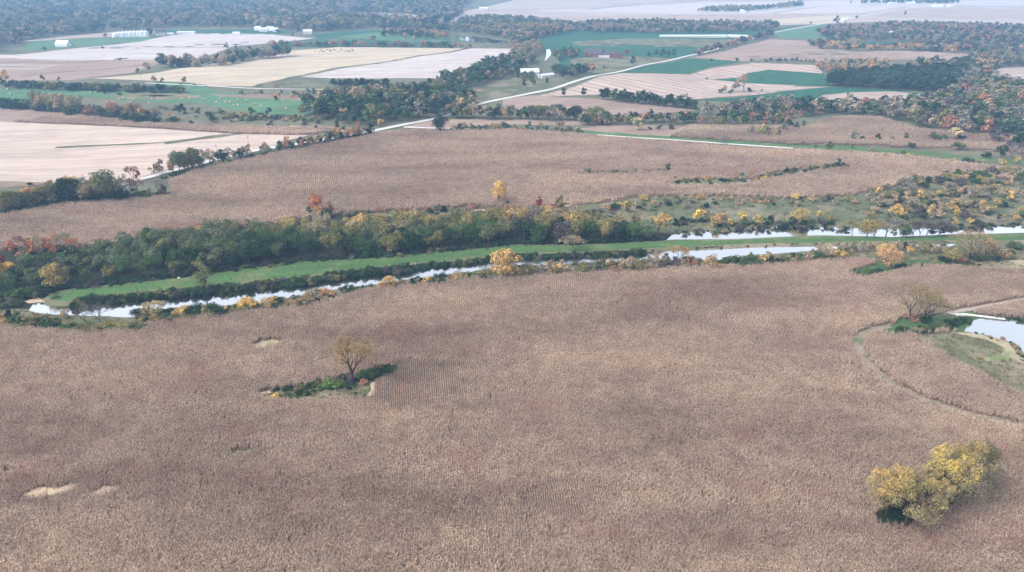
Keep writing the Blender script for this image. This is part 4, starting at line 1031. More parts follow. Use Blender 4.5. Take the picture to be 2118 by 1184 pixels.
along([(780, 600), (850, 592), (930, 586), (1010, 579)], 36, (9, 19), ['round', 'bush', 'round'], ['tan', 'gold', 'rust', 'goldolive', 'tan', 'dkgreen'], 1.05, 3, 3, 'shore')
along([(1060, 574), (1200, 563), (1330, 557), (1440, 551)], 52, (15, 28), ['round', 'vase', 'bush', 'sparse'], ['tan', 'grey', 'olive', 'dkgreen', 'tan', 'rust', 'olive', 'grey', 'purple', 'tan'], 1.05, 3, 3, 'shore')
T(1157, 567, 22, 'oval', 'yellow', 1.1, 'small bright orange yellow tree in the brown shore thicket', 'shore')
along([(1500, 549), (1600, 546), (1680, 538), (1760, 528)], 32, (13, 24), ['bush', 'round'], ['dkgreen', 'green', 'goldolive', 'tan', 'gold', 'olive'], 1.15, 3, 3, 'shore')
along([(340, 362), (440, 340), (560, 315)], 13, (16, 34), ['round', 'vase'], ['olive', 'dkgreen', 'tan', 'green', 'orange'], .9, 4, 1, 'road')
along([(30, 438), (120, 422), (250, 412)], 12, (30, 46), ['round', 'vase', 'round'], ['olive', 'dusty', 'tan', 'olive', 'gold', 'grey'], .8, 4, 3, 'road')
along([(570, 314), (640, 302), (770, 279)], 14, (16, 28), ['round'], ['olive', 'orange', 'rust', 'dkgreen', 'tan'], .95, 3, 1, 'road')
for y0_ in (392, 408, 424, 440, 456):
    along([(1800, y0_ + 6), (1960, y0_ - 4), (2130, y0_ - 6)], 15, (8, 22), ['bush', 'bush', 'round'], ['tan', 'olive', 'purple', 'dusty', 'grey', 'goldolive', 'dkgreen', 'tan'], 1.3, 10, 7, 'pasture')
along([(1240, 440), (1300, 432), (1400, 425), (1600, 425), (1760, 420)], 24, (6, 13), ['bush'], ['tan', 'olive', 'purple', 'dusty', 'dkgreen'], 1.4, 10, 9, 'pasture')
along([(1180, 506), (1260, 503), (1330, 500)], 8, (7, 12), ['bush'], ['green', 'dusty', 'dkgreen'], 1.8, 4, 2, 'belt')
along([(0, 612), (60, 612), (100, 604)], 7, (14, 26), ['bush', 'round'], ['dkgreen', 'green'], 1.4, 6, 8, 'belt')
along([(420, 572), (520, 556), (640, 543), (760, 538), (900, 524), (1040, 510)], 22, (7, 13), ['bush'], ['green', 'dkgreen', 'dusty', 'olive'], 1.6, 4, 2, 'belt')
# the wooded belt
BELT = [P(x, y)[:2] for x, y in [(-160, 580), (60, 556), (150, 535), (250, 520), (380, 505), (560, 490), (700, 481), (860, 474), (1000, 468), (1160, 468), (1300, 480), (1385, 490),
                                 (1375, 499), (1200, 505), (1060, 508), (950, 519), (800, 532), (640, 541), (540, 553), (420, 570), (300, 581), (200, 592), (100, 603), (0, 612), (-160, 632)]]
bx = [p[0] for p in BELT]; by = [p[1] for p in BELT]
placed = []
CBACK = [P(x, y)[:2] for x, y in CAUSE[1:20]]
tries = 0
while tries < 9000:
    tries += 1
    x = random.uniform(min(bx), max(bx)); y = random.uniform(min(by), max(by))
    if any((x - a) ** 2 + (y - b) ** 2 < 5.4 ** 2 for a, b in placed): continue
    if not inside(np.array([x]), np.array([y]), BELT)[0]: continue
    if float(seg_dist(np.array([x]), np.array([y]), CBACK)[0]) < 3.4: continue
    placed.append((x, y))
for x, y in placed:
    px, py = to_px(x, y, 0)
    back = np.interp(px, [0, 380, 700, 1000, 1385], [545, 505, 481, 468, 490]); front = np.interp(px, [0, 420, 800, 1060, 1385], [612, 570, 532, 508, 498])
    t = (py - back) / max(4, front - back)      # 0 back, 1 front
    if px < 560: cols = ['dusty'] * 5 + ['green'] * 2 + ['olive'] + (['dkgreen'] * 3 if t > .5 else ['dusty'])
    elif px < 1060: cols = (['goldolive', 'goldolive', 'gold', 'olive', 'olive', 'tan'] if t < .4 else ['dusty', 'olive', 'green', 'dusty', 'dkgreen'])
    else: cols = (['goldolive', 'olive', 'gold', 'grey', 'tan'] if t < .4 else ['green', 'olive', 'dusty', 'goldolive', 'dkgreen', 'purple'])
    h = random.uniform(36, 50) * (1.0 if px > 250 else .8)
    if px < 200: h = random.uniform(26, 42)
    T(px, py, h, random.choice(['flat', 'flat', 'flat', 'round'] if px < 1060 else ['round', 'flat', 'vase']), random.choice(cols), random.uniform(.85, 1.1) * (1.0 if h > 34 else 1.2), None, 'belt')

# middle distance rows (leftovers beyond the individual limit become one mass)
along([(-80, 216), (0, 221), (50, 225), (110, 232), (160, 239), (200, 244), (250, 249), (330, 255)], 56, (16, 28), ['round', 'bush'], ['dkgreen', 'green', 'dkgreen', 'dusty'], 1.2, 3, 3, 'strip')
along([(70, 224), (110, 230), (165, 236)], 14, (32, 44), ['round', 'vase'], ['tan', 'tan', 'goldolive', 'olive'], .8, 3, 3, 'strip')
along([(175, 240), (330, 252)], 22, (24, 36), ['sparse', 'round', 'vase'], ['tan', 'grey', 'rust', 'olive', 'tan'], .9, 3, 3, 'strip')
along([(15, 181), (100, 185), (200, 188), (300, 190), (380, 193)], 54, (12, 21), ['round', 'bush'], ['green', 'dkgreen', 'olive', 'bluegreen', 'dusty'], 1.2, 3, 2, 'far')
along([(330, 140), (400, 139), (470, 133), (530, 122), (600, 116)], 44, (18, 32), ['round', 'round', 'bush'], ['bluegreen', 'dkgreen', 'tan', 'olive', 'tan', 'green'], 1.0, 3, 2, 'far')
along([(560, 96), (700, 97), (850, 98), (980, 100)], 46, (9, 17), ['round', 'bush'], ['tan', 'rust', 'grey', 'green', 'orange', 'bluegreen'], 1.2, 3, 1, 'far')
along([(690, 181), (760, 183), (810, 184)], 18, (18, 26), ['round'], ['dkgreen', 'bluegreen'], 1.1, 3, 1, 'far')
along([(930, 267), (1000, 268), (1060, 266)], 16, (8, 15), ['bush', 'round'], ['green', 'dkgreen', 'goldolive'], 1.3, 3, 2, 'mid')
along([(1060, 266), (1130, 271), (1210, 275)], 13, (6, 12), ['bush'], ['green', 'dkgreen', 'goldolive', 'bluegreen'], 1.3, 3, 2, 'mid')
along([(935, 243), (1000, 246), (1060, 247), (1180, 250), (1260, 258)], 42, (22, 34), ['round', 'vase', 'sparse'], ['tan', 'olive', 'dkgreen', 'grey', 'green', 'bluegreen'], 1.0, 3, 3, 'mid')
along([(1240, 206), (1300, 213), (1350, 217), (1400, 223), (1440, 227)], 34, (20, 30), ['round'], ['dkgreen', 'dkgreen', 'bluegreen', 'green'], 1.1, 3, 2, 'mid')
along([(1200, 256), (1270, 258), (1340, 254), (1440, 255), (1560, 256), (1640, 262)], 52, (18, 30), ['round', 'sparse', 'round'], ['green', 'grey', 'dkgreen', 'olive', 'rust', 'bluegreen'], 1.1, 3, 3, 'mid')
along([(1440, 116), (1520, 94), (1600, 74)], 42, (12, 19), ['round'], ['tan', 'bluegreen', 'purple', 'rust'], 1.2, 2, 1, 'far')
along([(1960, 372), (2060, 362), (2118, 372)], 18, (10, 22), ['round', 'bush'], ['green', 'dkgreen', 'goldolive', 'tan', 'purple'], 1.2, 6, 6, 'pasture')
along([(1650, 300), (1700, 304), (1780, 314), (1950, 330), (2060, 345)], 16, (4, 9), ['bush'], ['goldolive', 'green', 'tan', 'purple'], 1.5, 6, 4, 'mid')
along([(360, 360), (440, 346), (530, 322), (570, 316)], 26, (4, 8), ['bush'], ['green', 'dkgreen'], 2.0, 2, 1.5, 'road')
along([(1690, 100), (1760, 104), (1850, 104), (1990, 110)], 36, (12, 19), ['round', 'bush'], ['tan', 'bluegreen', 'orange', 'purple'], 1.2, 3, 2, 'far')
along([(1590, 128), (1690, 130)], 10, (7, 11), ['round'], ['green', 'dkgreen', 'bluegreen'], 1.2, 2, 1, 'far')
along([(430, 240), (520, 246), (620, 250), (700, 252)], 26, (6, 12), ['bush'], ['green', 'dkgreen', 'goldolive', 'bluegreen', 'tan'], 1.6, 5, 6, 'mid')
along([(1530, 250), (1680, 242)], 14, (16, 26), ['round', 'sparse', 'vase'], ['grey', 'olive', 'bluegreen', 'rust'], 1.0, 3, 3, 'mid')

LAND = [(1875, 1000, 'the foreground clump'), (735, 790, 'the lone tree gap'), (2050, 690, 'the right hand pond'), (1180, 520, 'the umbrella tree'), (425, 600, 'the slim causeway tree'), (121, 590, 'the yellow olive tree'),
        (1046, 560, 'the broad orange dome tree'), (1475, 550, 'the round orange shore bush'), (1550, 490, 'the upper pond'), (658, 430, 'the tall rust red tree'), (1031, 410, 'the golden field edge tree'), (1116, 425, 'the crimson cone tree'),
        (1655, 450, 'the big pasture gold tree'), (1793, 480, 'the causeway gold tree'), (1995, 540, 'the wide pinkish bare tree'), (1837, 550, 'the grass notch tree'), (1735, 345, 'the dark scrub end tree'), (1380, 350, 'the dark wind bent tree'),
        (1320, 262, 'the pale cream tree'), (910, 265, 'the dark tree by the road'), (500, 322, 'the dark round roadside tree'), (330, 400, 'the bare hedge end trees'), (138, 410, 'the big dark hedge tree'), (222, 400, 'the tallest hedge tree'),
        (1095, 148, 'the white barn'), (1240, 112, 'the red barn'), (1970, 285, 'the cream topped tree'), (2092, 320, 'the dark bare thicket'), (270, 72, 'the grain bins'), (132, 92, 'the teal roofed barn'), (180, 670, 'the leafless shore trees'),
        (510, 635, 'the yellow shore tree'), (805, 590, 'the golden shore tree'), (95, 510, 'the red thicket'), (595, 305, 'the orange hedge trees'), (398, 340, 'the tall roadside trees'), (744, 275, 'the rust roadside tree'), (1440, 450, 'the brightest pasture tree'), (1920, 440, 'the golden pasture clump'), (2030, 430, 'the right pasture trees')]

def auto_label(s):
    x, y, h, k, c, w, lab, zone = s
    if lab: return lab
    best = min(LAND, key=lambda q: (q[0] - x) ** 2 + ((q[1] - y) * 2.2) ** 2)
    dx, dy = x - best[0], y - best[1]
    far = abs(dx) > 90
    if abs(dx) > abs(dy) * 1.5:
        rel = ('well ' if far else 'just ') + ('left of' if dx < 0 else 'right of')
    else:
        rel = 'behind' if dy < 0 else 'in front of'
    shp = {'round': 'round', 'oval': 'upright', 'flat': 'flat topped', 'vase': 'open', 'cone': 'pointed', 'bush': 'low', 'sparse': 'thin leaved', 'bare': 'leafless'}.get(k, 'tall')
    size = 'small' if h < 16 else ('medium' if h < 34 else 'tall')
    noun = 'bush' if k == 'bush' else 'tree'
    where = {'belt': 'in the wood behind the causeway', 'shore': 'on the near shore', 'road': 'by the gravel road', 'pasture': 'in the pasture', 'strip': 'in the left strip', 'red': 'in the red thicket'}.get(zone, '')
    a = f"{size} {CWORD[c]} {shp} {noun} {rel} {best[2]}"
    if where and len((a + ' ' + where).split()) <= 16: a = f"{size} {CWORD[c]} {shp} {noun} {where}, {rel} {best[2]}"
    return a

GROUPN = {'belt': 'trees of the wood behind the causeway', 'shore': 'trees and bushes on the near shore', 'road': 'trees along the gravel road', 'pasture': 'trees scattered over the pasture', 'strip': 'trees of the left strip', 'red': 'red trees of the left thicket',
          'mid': 'trees of the middle distance', 'far': 'distant trees', 'bare': 'bare trees by the causeway', '': 'prominent trees'}

LABELS = {}
def place_tree(s):
    x, y, hpx, kind, col, w, lab, zone = s
    X, Y, Z = P(x, y)
    H = px_height(x, y, hpx)
    if kind == 'bush' and w > 0: pass
    tm, cm = random.choice(PROTO[kind])
    k = H / NATIVE_H[kind]
    bush = kind == 'bush'
    e = empty('bush' if bush else 'tree', (X, Y, Z), random.uniform(0, 6.28))
    e.scale = (k * w, k * w, k)
    t = bpy.data.objects.new('stems' if bush else 'trunk', tm); c = bpy.data.objects.new('foliage' if bush else 'crown', cm)
    f = random.uniform(.9, 1.12)
    c.color = (*[v * f for v in COL[col]], 1)
    b = (.16, .145, .135) if kind in ('bare', 'sparse') else BARKC
    if 'near' in kind: b = (.05, .040, .034)
    t.color = (*b, 1)
    link(t, e); link(c, e)
    tag(e, LABELS.get(id(s)) or auto_label(s), 'bush' if bush else 'tree', ('bushes: ' if bush else '') + GROUPN[zone])
    return e

trees = [s for s in SPEC if s[3] != 'bush']; bushes = [s for s in SPEC if s[3] == 'bush']
vis = lambda s: -60 < s[0] < 2180
trees.sort(key=lambda s: -(s[2] * (1 if vis(s) else .1) + (500 if s[6] else 0))); bushes.sort(key=lambda s: -(s[2] * (1 if vis(s) else .1) + (500 if s[6] else 0)))
rest = trees[300:] + bushes[300:]
own = trees[:300] + bushes[:300]
by_label = {}
for s in own: by_label.setdefault(auto_label(s), []).append(s)
for s in own: place_tree(s)
print('trees', len(trees), 'bushes', len(bushes), 'rest', len(rest))

# ------------------------------------------------------------------ woods that read as one mass
far_cols = ['bluegreen', 'green', 'dusty', 'olive', 'tan', 'grey', 'orange', 'rust', 'goldolive', 'dkgreen', 'purple']
WOOD_PROTOS = []
def inst_copy(me):
    c = me.copy(); c.materials.clear(); c.materials.append(FOLI); return c
for kk, j in (('far_round', 0), ('far_round', 1), ('far_tall', 0), ('far_round', 2), ('far_bush', 0), ('far_bush', 1)):
    WOOD_PROTOS.append(bpy.data.objects.new(f'woodland_tree.{len(WOOD_PROTOS):03d}', inst_copy(PROTO[kk][j][1])))
WT = []
WP, WR, WS, WI = [], [], [], []
def add_wood(X, Y, Z, H, cn, w=1.0, bush=False):
    j = random.choice((4, 5)) if bush else random.randrange(4)
    k = H / (5. if bush else 10.)
    WP.append((X, Y, Z - .03 * H)); WR.append((0, 0, random.uniform(0, 6.28))); WS.append((k * w, k * w, k)); WI.append(j); WT.append(COL[cn])
for s in rest:
    X, Y, Z = P(s[0], s[1]); H = px_height(s[0], s[1], s[2])
    add_wood(X, Y, Z, H, s[4], s[5], s[3] == 'bush')

def wood(pix, spacing, h, cols, w=(.9, 1.25), holes=(), dens=1.0):
    poly = [P(x, y)[:2] for x, y in pix]
    X0, X1 = min(p[0] for p in poly), max(p[0] for p in poly); Y0, Y1 = min(p[1] for p in poly), max(p[1] for p in poly)
    gx, gy = np.meshgrid(np.arange(X0, X1, spacing), np.arange(Y0, Y1, spacing))
    gx = gx.ravel() + rng.uniform(-.45, .45, gx.size) * spacing; gy = gy.ravel() + rng.uniform(-.45, .45, gy.size) * spacing
    m = inside(gx, gy, poly)
    for hp in holes:
        m &= ~inside(gx, gy, [P(x, y)[:2] for x, y in hp])
    m &= rng.random(len(gx)) < dens
    gx, gy = gx[m], gy[m]; gz = height(gx, gy)
    nz = np.sin(gx / 37) + np.sin(gy / 29 + gx / 61)
    for a, b, c_, q in zip(gx, gy, gz, nz):
        cc = cols[int((q + 2) / 4 * len(cols)) % len(cols)] if random.random() < .45 else random.choice(cols)
        add_wood(a, b, c_, random.uniform(*h), cc, random.uniform(*w))

MIX = ['bluegreen', 'green', 'dusty', 'dusty', 'olive', 'tan', 'grey', 'dusty', 'bluegreen', 'tan', 'bluegreen', 'dusty', 'grey']  # weighted to bluegreen and grey: distance haze put into the leaf tints
# top left forest with its clearings
wood([(-500, 68), (-500, -55), (900, -55), (980, 0), (950, 18), (960, 30), (900, 62), (880, 66), (760, 60), (640, 68), (560, 58), (330, 58), (240, 64), (110, 76), (50, 86), (20, 100), (-20, 112), (-200, 116)], 16, (12, 20), MIX, (1.1, 1.6),
     holes=[[(-300, 36), (95, 36), (80, 42), (-300, 46)], [(650, 34), (670, 28), (850, 31), (890, 40), (860, 46)], [(60, 50), (230, 52), (225, 60), (70, 57)]])
wood([(930, 60), (960, 44), (1000, 38), (1110, 44), (1180, 54), (1200, 60), (1150, 66), (1100, 84), (1090, 96), (1060, 98), (1056, 82), (960, 68), (880, 66)], 11, (10, 14), MIX, (1.0, 1.4), dens=.85)
wood([(1050, 92), (1095, 90), (1120, 98), (1118, 104), (1085, 110), (1050, 104)], 10, (9, 13), ['goldolive', 'tan', 'grey', 'bluegreen'])
wood([(960, 62), (1180, 60), (1180, 68), (1090, 84), (1062, 84), (1010, 70)], 10, (10, 14), ['tan', 'goldolive', 'orange', 'bluegreen'])
wood([(1180, 66), (1200, 52), (1300, 48), (1450, 50), (1610, 54), (1600, 64), (1450, 70), (1250, 70)], 11, (9, 13), ['bluegreen', 'grey', 'tan', 'dusty', 'bluegreen'], (1, 1.4))
wood([(1440, 26), (1470, 20), (1590, 18), (1660, 8), (1660, 14), (1540, 26)], 13, (10, 14), ['bluegreen', 'dusty', 'tan'], (1, 1.5))
wood([(1780, 9), (1880, 9), (1990, 10), (1985, 5), (1790, 5)], 15, (9, 13), ['bluegreen', 'dkgreen'], (1, 1.4), dens=.7)
wood([(760, 92), (800, 70), (900, 70), (940, 80), (935, 84), (860, 82), (800, 76)], 10, (9, 13), ['tan', 'rust', 'orange', 'bluegreen', 'dkgreen'], dens=.8)
# river corridor
wood([(760, 262), (690, 255), (625, 242), (622, 225), (660, 212), (720, 204), (800, 196), (880, 190), (930, 168), (980, 146), (1040, 126), (1085, 122), (1100, 130), (1095, 140), (1060, 160), (1010, 172), (950, 190), (985, 212), (980, 230), (900, 244), (850, 254)], 9.5, (10, 15), ['dusty', 'green', 'bluegreen', 'dkgreen', 'olive', 'green', 'tan', 'grey'], (1.0, 1.35))
wood([(640, 206), (760, 194), (800, 190), (800, 200), (700, 206)], 8, (6, 9), ['dusty', 'green', 'goldolive'])
wood([(450, 196), (640, 190), (800, 196), (640, 204), (540, 200)], 12, (2.5, 5), ['dkgreen', 'bluegreen', 'tan', 'rust', 'green'], (1.1, 1.6), dens=.55)
wood([(1090, 142), (1070, 150), (1070, 162), (1090, 172), (1110, 168), (1105, 158), (1080, 156)], 8, (6, 9), ['green', 'dusty'])
wood([(1140, 112), (1180, 105), (1200, 112), (1190, 124), (1150, 130)], 9, (6, 10), ['goldolive', 'green', 'bluegreen', 'rust'])
wood([(1140, 146), (1200, 145), (1210, 156), (1180, 162), (1150, 156)], 8, (7, 11), ['dkgreen', 'bluegreen', 'green'])
wood([(1060, 105), (1120, 98), (1126, 112), (1100, 132), (1060, 128)], 9, (9, 13), ['goldolive', 'tan', 'grey', 'green'])
# right hand forest
RF = ['grey', 'olive', 'bluegreen', 'dusty', 'grey', 'dusty', 'purple', 'dkgreen', 'tan', 'green', 'grey', 'rust']
wood([(1490, 250), (1560, 240), (1700, 240), (1760, 238), (1850, 250), (1910, 268), (2000, 278), (2118, 288), (2500, 310), (2500, 170), (2118, 188), (2040, 168), (2000, 152), (1960, 192), (1945, 212), (1900, 224), (1700, 228), (1600, 230), (1440, 236)], 9.3, (10, 16), RF, (.95, 1.35))
wood([(1712, 182), (1712, 170), (1760, 160), (1900, 156), (1990, 150), (1990, 178), (1960, 196), (1900, 190), (1800, 184)], 7.5, (12, 15), ['dkgreen', 'bluegreen', 'dkgreen'], (1, 1.3))
wood([(1690, 150), (1690, 138), (1760, 134), (1830, 140), (1830, 152), (1760, 158)], 9, (9, 12), ['tan', 'orange', 'olive', 'bluegreen'])
wood([(1690, 130), (1990, 134), (2070, 138), (2040, 165), (1960, 150), (1850, 152), (1830, 148), (1910, 146), (1910, 138), (1820, 134)], 9, (9, 12), ['olive', 'orange', 'dkgreen', 'tan', 'bluegreen'])
wood([(2020, 118), (2118, 112), (2500, 110), (2500, 134), (2118, 136), (2060, 140), (1990, 130)], 9, (9, 13), RF)
wood([(1690, 70), (1730, 58), (1800, 60), (1850, 52), (2000, 56), (2118, 58), (2500, 60), (2500, 112), (2118, 112), (2020, 112), (1850, 104), (1900, 98), (1900, 88), (1780, 84), (1700, 80)], 11, (9, 13), ['purple', 'grey', 'bluegreen', 'tan', 'grey', 'bluegreen', 'dusty', 'rust', 'bluegreen'], (1, 1.4), dens=.9)
wood([(1660, 94), (1740, 88), (1780, 92), (1770, 100), (1680, 98)], 9, (9, 12), ['dkgreen', 'bluegreen', 'orange', 'tan'])
wood([(2300, 360), (2300, 300), (2040, 290), (2060, 300), (2118, 330)], 9, (6, 12), ['purple', 'dkgreen', 'grey', 'goldolive'], dens=.6)
instancer('distant_woodland', WP, WR, WS, WI, WOOD_PROTOS, tint=WT)
print('woodland', len(WP))

# ------------------------------------------------------------------ undergrowth, rough grass and reeds
def tuft(seed, n=26, h=.6):
    g = np.random.default_rng(seed)
    C = np.column_stack([g.normal(0, .45, n), g.normal(0, .45, n), np.zeros(n)])
    V, F = [], []
    for c in C:
        a = g.uniform(0, 6.28); d = np.array([math.cos(a), math.sin(a), 0]) * .05; t = g.normal(0, .18, 3); t[2] = h * g.uniform(.5, 1.1)
        k = len(V); V += [c - d, c + d, c + t + d * .3, c + t - d * .3]; F.append((k, k + 1, k + 2, k + 3))
    return mesh_np('tuft', V, F, FOLI)

UP = [bpy.data.objects.new(f'rough_grass_tuft.{j:03d}', tuft(300 + j)) for j in range(3)]
UC = {'g1': (.085, .13, .055), 'g2': (.15, .16, .08), 'g3': (.27, .225, .145), 'g4': (.12, .10, .07)}
uT = []
uP, uR, uS, uI = [], [], [], []
def scatter_grass(key_poly, spacing, cns, s=(.7, 1.4), holes=()):
    poly = POLY[key_poly]
    X0, X1 = max(-420, min(p[0] for p in poly)), min(460, max(p[0] for p in poly)); Y0, Y1 = min(p[1] for p in poly), max(p[1] for p in poly)
    gx, gy = np.meshgrid(np.arange(X0, X1, spacing), np.arange(Y0, Y1, spacing))
    gx = gx.ravel() + rng.uniform(-.5, .5, gx.size) * spacing; gy = gy.ravel() + rng.uniform(-.5, .5, gy.size) * spacing
    m = inside(gx, gy, poly)
    for hp in holes: m &= ~inside(gx, gy, hp)
    m &= (np.sin(gx / 5.1) * np.sin(gy / 4.3 + gx / 9) + rng.normal(0, .5, gx.size)) > -.3
    gx, gy = gx[m], gy[m]; gz = height(gx, gy) + (1.0 if key_poly == 'causeway' else 0)
    for a, b, c_ in zip(gx, gy, gz):
        k = random.uniform(*s)
        uP.append((a, b, c_)); uR.append((0, 0, random.uniform(0, 6.28))); uS.append((k, k, k * random.uniform(.7, 1.3))); uI.append(random.randrange(3)); uT.append(UC[random.choice(cns)])
scatter_grass('h_meadow', 1.3, ['g1', 'g2', 'g2', 'g3', 'g4'], holes=[POLY['pond'], POLY['x1']])
scatter_grass('h_island', .9, ['g1', 'g1', 'g2', 'g4'])
scatter_grass('h_cluster', 1.0, ['g1', 'g1', 'g4'])
scatter_grass('shore_ground', 1.5, ['g1', 'g2', 'g3', 'g4'], holes=[POLY['channel'], POLY['causeway']])
scatter_grass('pasture', 4.0, ['g1', 'g2', 'g2', 'g3', 'g4'], (1.0, 2.2), holes=[POLY['upper_pond'], POLY['causeway']])
scatter_grass('causeway', 1.25, ['g1', 'g1', 'g2'], (.22, .5))
scatter_grass('h_bare1', 1.0, ['g3', 'g2'], (.4, .8))
scatter_grass('h_bare4', .9, ['g3', 'g4'], (.4, .9))
scatter_grass('h_bare2', 1.0, ['g2', 'g4', 'g3'])
instancer('rough_grass', uP, uR, uS, uI, UP, tint=uT)
print('tufts', len(uP))

# brush that hems the banks (uncountable)
BP = [bpy.data.objects.new(f'bank_shrub.{j:03d}', inst_copy(PROTO['bush'][j][1])) for j in range(3)]
bT = []
bP, bR, bS, bI = [], [], [], []
def brush(pix, step, h, cols, off=0.0, jit=1.0, w=1.2, z=0.0, p=1.0):
    c = [Vector(P(x, y)[:2]) for x, y in pix]
    for a, b in zip(c[:-1], c[1:]):
        n = max(1, int((b - a).length / step)); t = (b - a).normalized(); nn = Vector((-t.y, t.x))
        for i in range(n):
            if random.random() > p: continue
            q = a.lerp(b, (i + random.random()) / n) + nn * (off + random.gauss(0, jit))
            H = random.uniform(*h) / 5
            bP.append((q.x, q.y, float(height(q.x, q.y)) + z)); bR.append((0, 0, random.uniform(0, 6.28))); bS.append((H * w, H * w, H)); bI.append(random.randrange(3)); bT.append(COL[random.choice(cols)])
DKB = ['dkgreen', 'dkgreen', 'dkgreen', 'bluegreen', 'purple', 'green', 'olive']
lev = [(155, 627), (200, 620), (280, 611), (400, 601), (500, 592), (600, 583), (690, 570), (760, 560), (850, 553), (960, 543), (1060, 531), (1130, 530), (1200, 527), (1330, 521)]
for k_ in range(4):
    brush(lev[:9], 1.3, (1.8, 3.6), DKB, off=-2.8 - .9 * k_, jit=1.0, w=1.1, z=-.3)
    brush(lev[8:], 1.4, (1.5, 2.8), DKB, off=-1.6 - .5 * k_, jit=.8, w=1.1, z=-.3)
brush([(1330, 521), (1440, 517), (1560, 510), (1700, 508), (1840, 505), (1960, 502)], 1.2, (.7, 1.5), ['dkgreen', 'purple', 'tan'], jit=.7, z=-.1)
for k_ in range(3):
    brush([(60, 606), (200, 594), (300, 582), (420, 570), (540, 554), (640, 542), (800, 533), (950, 520), (1060, 508), (1200, 506), (1300, 500), (1370, 497)], 1.8, (1.2, 3.2), ['dkgreen', 'dkgreen', 'purple', 'bluegreen'], off=1.2, jit=1.2, w=1.2)  # dark tints paint the shade beneath the belt crowns
brush([(150, 603), (270, 590), (400, 577), (530, 557), (640, 544)], 2.2, (.8, 2.2), ['dkgreen', 'green', 'dusty'], off=0, jit=1.0)
brush([(640, 544), (800, 537), (900, 526), (1000, 518), (1060, 510), (1200, 511)], 3.5, (.8, 1.8), ['dkgreen', 'green', 'dusty'], off=0, jit=1.0)
brush([(1400, 486), (1480, 480), (1600, 473), (1716, 473), (1760, 480)], 2.0, (1, 2.6), ['purple', 'tan', 'dkgreen', 'dusty'], jit=1.0, w=1.3)
brush([(1960, 474), (2118, 468), (2300, 468)], 2.5, (1, 2.5), ['purple', 'dkgreen', 'tan', 'olive'], jit=1.2, w=1.3)
for pp in ([(0, 676), (110, 680)], [(120, 688), (200, 690), (290, 686)], [(300, 668), (450, 655), (600, 638), (690, 620)], [(860, 588), (1060, 573), (1200, 561), (1300, 558), (1480, 552), (1600, 547), (1760, 532)]):
    for k_ in range(3): brush(pp, 1.8, (1.2, 3.0), ['dkgreen', 'green', 'olive', 'tan', 'dusty', 'dkgreen', 'goldolive'], off=1.0, jit=1.4, w=1.35)
for k_ in range(2): brush([(1060, 570), (1200, 560), (1440, 549)], 1.8, (2, 4), ['tan', 'olive', 'dkgreen', 'rust', 'purple'], jit=1.5, w=1.2)
# pond corner
for k_ in range(3):
    brush([(1853, 690), (1890, 688), (1930, 684), (1965, 676), (1998, 664)], 1.1, (1.2, 2.6), ['dkgreen', 'dkgreen', 'dusty', 'green'], jit=.7, w=1.1)
brush([(2056, 660), (2118, 665), (2300, 675)], 1.3, (1, 2.2), ['dkgreen', 'dusty', 'olive'], jit=.6)
brush([(2000, 690), (2040, 697), (2082, 708), (2106, 724), (2114, 742)], 1.2, (.6, 1.5), ['tan', 'olive', 'dkgreen', 'rust'], jit=.6)
brush([(2010, 745), (2060, 748), (2118, 748)], 1.8, (.5, 1.0), ['rust', 'olive'], jit=.4)
# lone tree island and clump floor
brush([(545, 824), (580, 819), (640, 812), (690, 805), (740, 794), (790, 778), (812, 768)], 1.3, (.8, 2.2), ['dkgreen', 'green', 'olive', 'dkgreen', 'dusty'], jit=1.2, w=1.3)
brush([(560, 815), (620, 806), (680, 796), (735, 786)], 1.1, (1.0, 2.2), ['dkgreen', 'green', 'olive', 'dkgreen'], jit=.8, w=1.3)
brush([(755, 785), (790, 775), (812, 766)], .8, (1.8, 3), ['dkgreen', 'green'], jit=1.0, w=1.2)
brush([(600, 826), (680, 825), (740, 818)], 1.6, (.4, 1.0), ['olive', 'green', 'tan'], jit=1.0, w=1.5)
brush([(1830, 1080), (1880, 1075), (1940, 1045), (2000, 1015), (2030, 985)], .7, (.8, 1.8), ['dkgreen', 'dkgreen', 'green'], jit=2.2, w=1.4)
brush([(1380, 380), (1440, 374), (1540, 378), (1600, 364), (1700, 350), (1755, 347)], 2.2, (.8, 2.6), ['dkgreen', 'green', 'olive', 'dkgreen', 'gold'], jit=2.5, w=1.4)
brush([(1200, 361), (1300, 360), (1388, 357)], 3.0, (.8, 1.8), ['dkgreen', 'green', 'olive'], jit=1.0, w=1.4)
brush([(0, 446), (100, 427), (200, 414), (310, 407), (352, 404)], 1.6, (1.5, 3.5), ['dkgreen', 'dkgreen', 'green'], jit=1.5, w=1.3)
brush([(0, 440), (100, 422), (200, 410), (310, 404)], 2.0, (1.5, 3), ['dkgreen', 'green', 'olive', 'dkgreen'], jit=3, w=1.2)
brush([(360, 364), (480, 336), (560, 318), (640, 303), (770, 278)], 2.2, (1.0, 2.2), ['dkgreen', 'green', 'dkgreen'], jit=1.0, w=1.4)
brush([(330, 372), (400, 352), (440, 340)], 2.2, (1.0, 2.2), ['dkgreen', 'green', 'dkgreen'], jit=1.0, w=1.4)
brush([(560, 314), (620, 306), (700, 290), (770, 279)], 2.5, (1.5, 3), ['dkgreen', 'dusty', 'green', 'rust', 'olive'], jit=2.0, w=1.2)
brush([(930, 269), (1060, 268), (1200, 277)], 3.0, (1.2, 2.8), ['dkgreen', 'green', 'dusty'], jit=1.5, w=1.4)
brush([(1280, 428), (1400, 418), (1500, 415), (1640, 420), (1760, 408), (1860, 395)], 3.4, (.8, 2.0), ['purple', 'dkgreen', 'dusty', 'tan', 'gold'], jit=4, w=1.6)
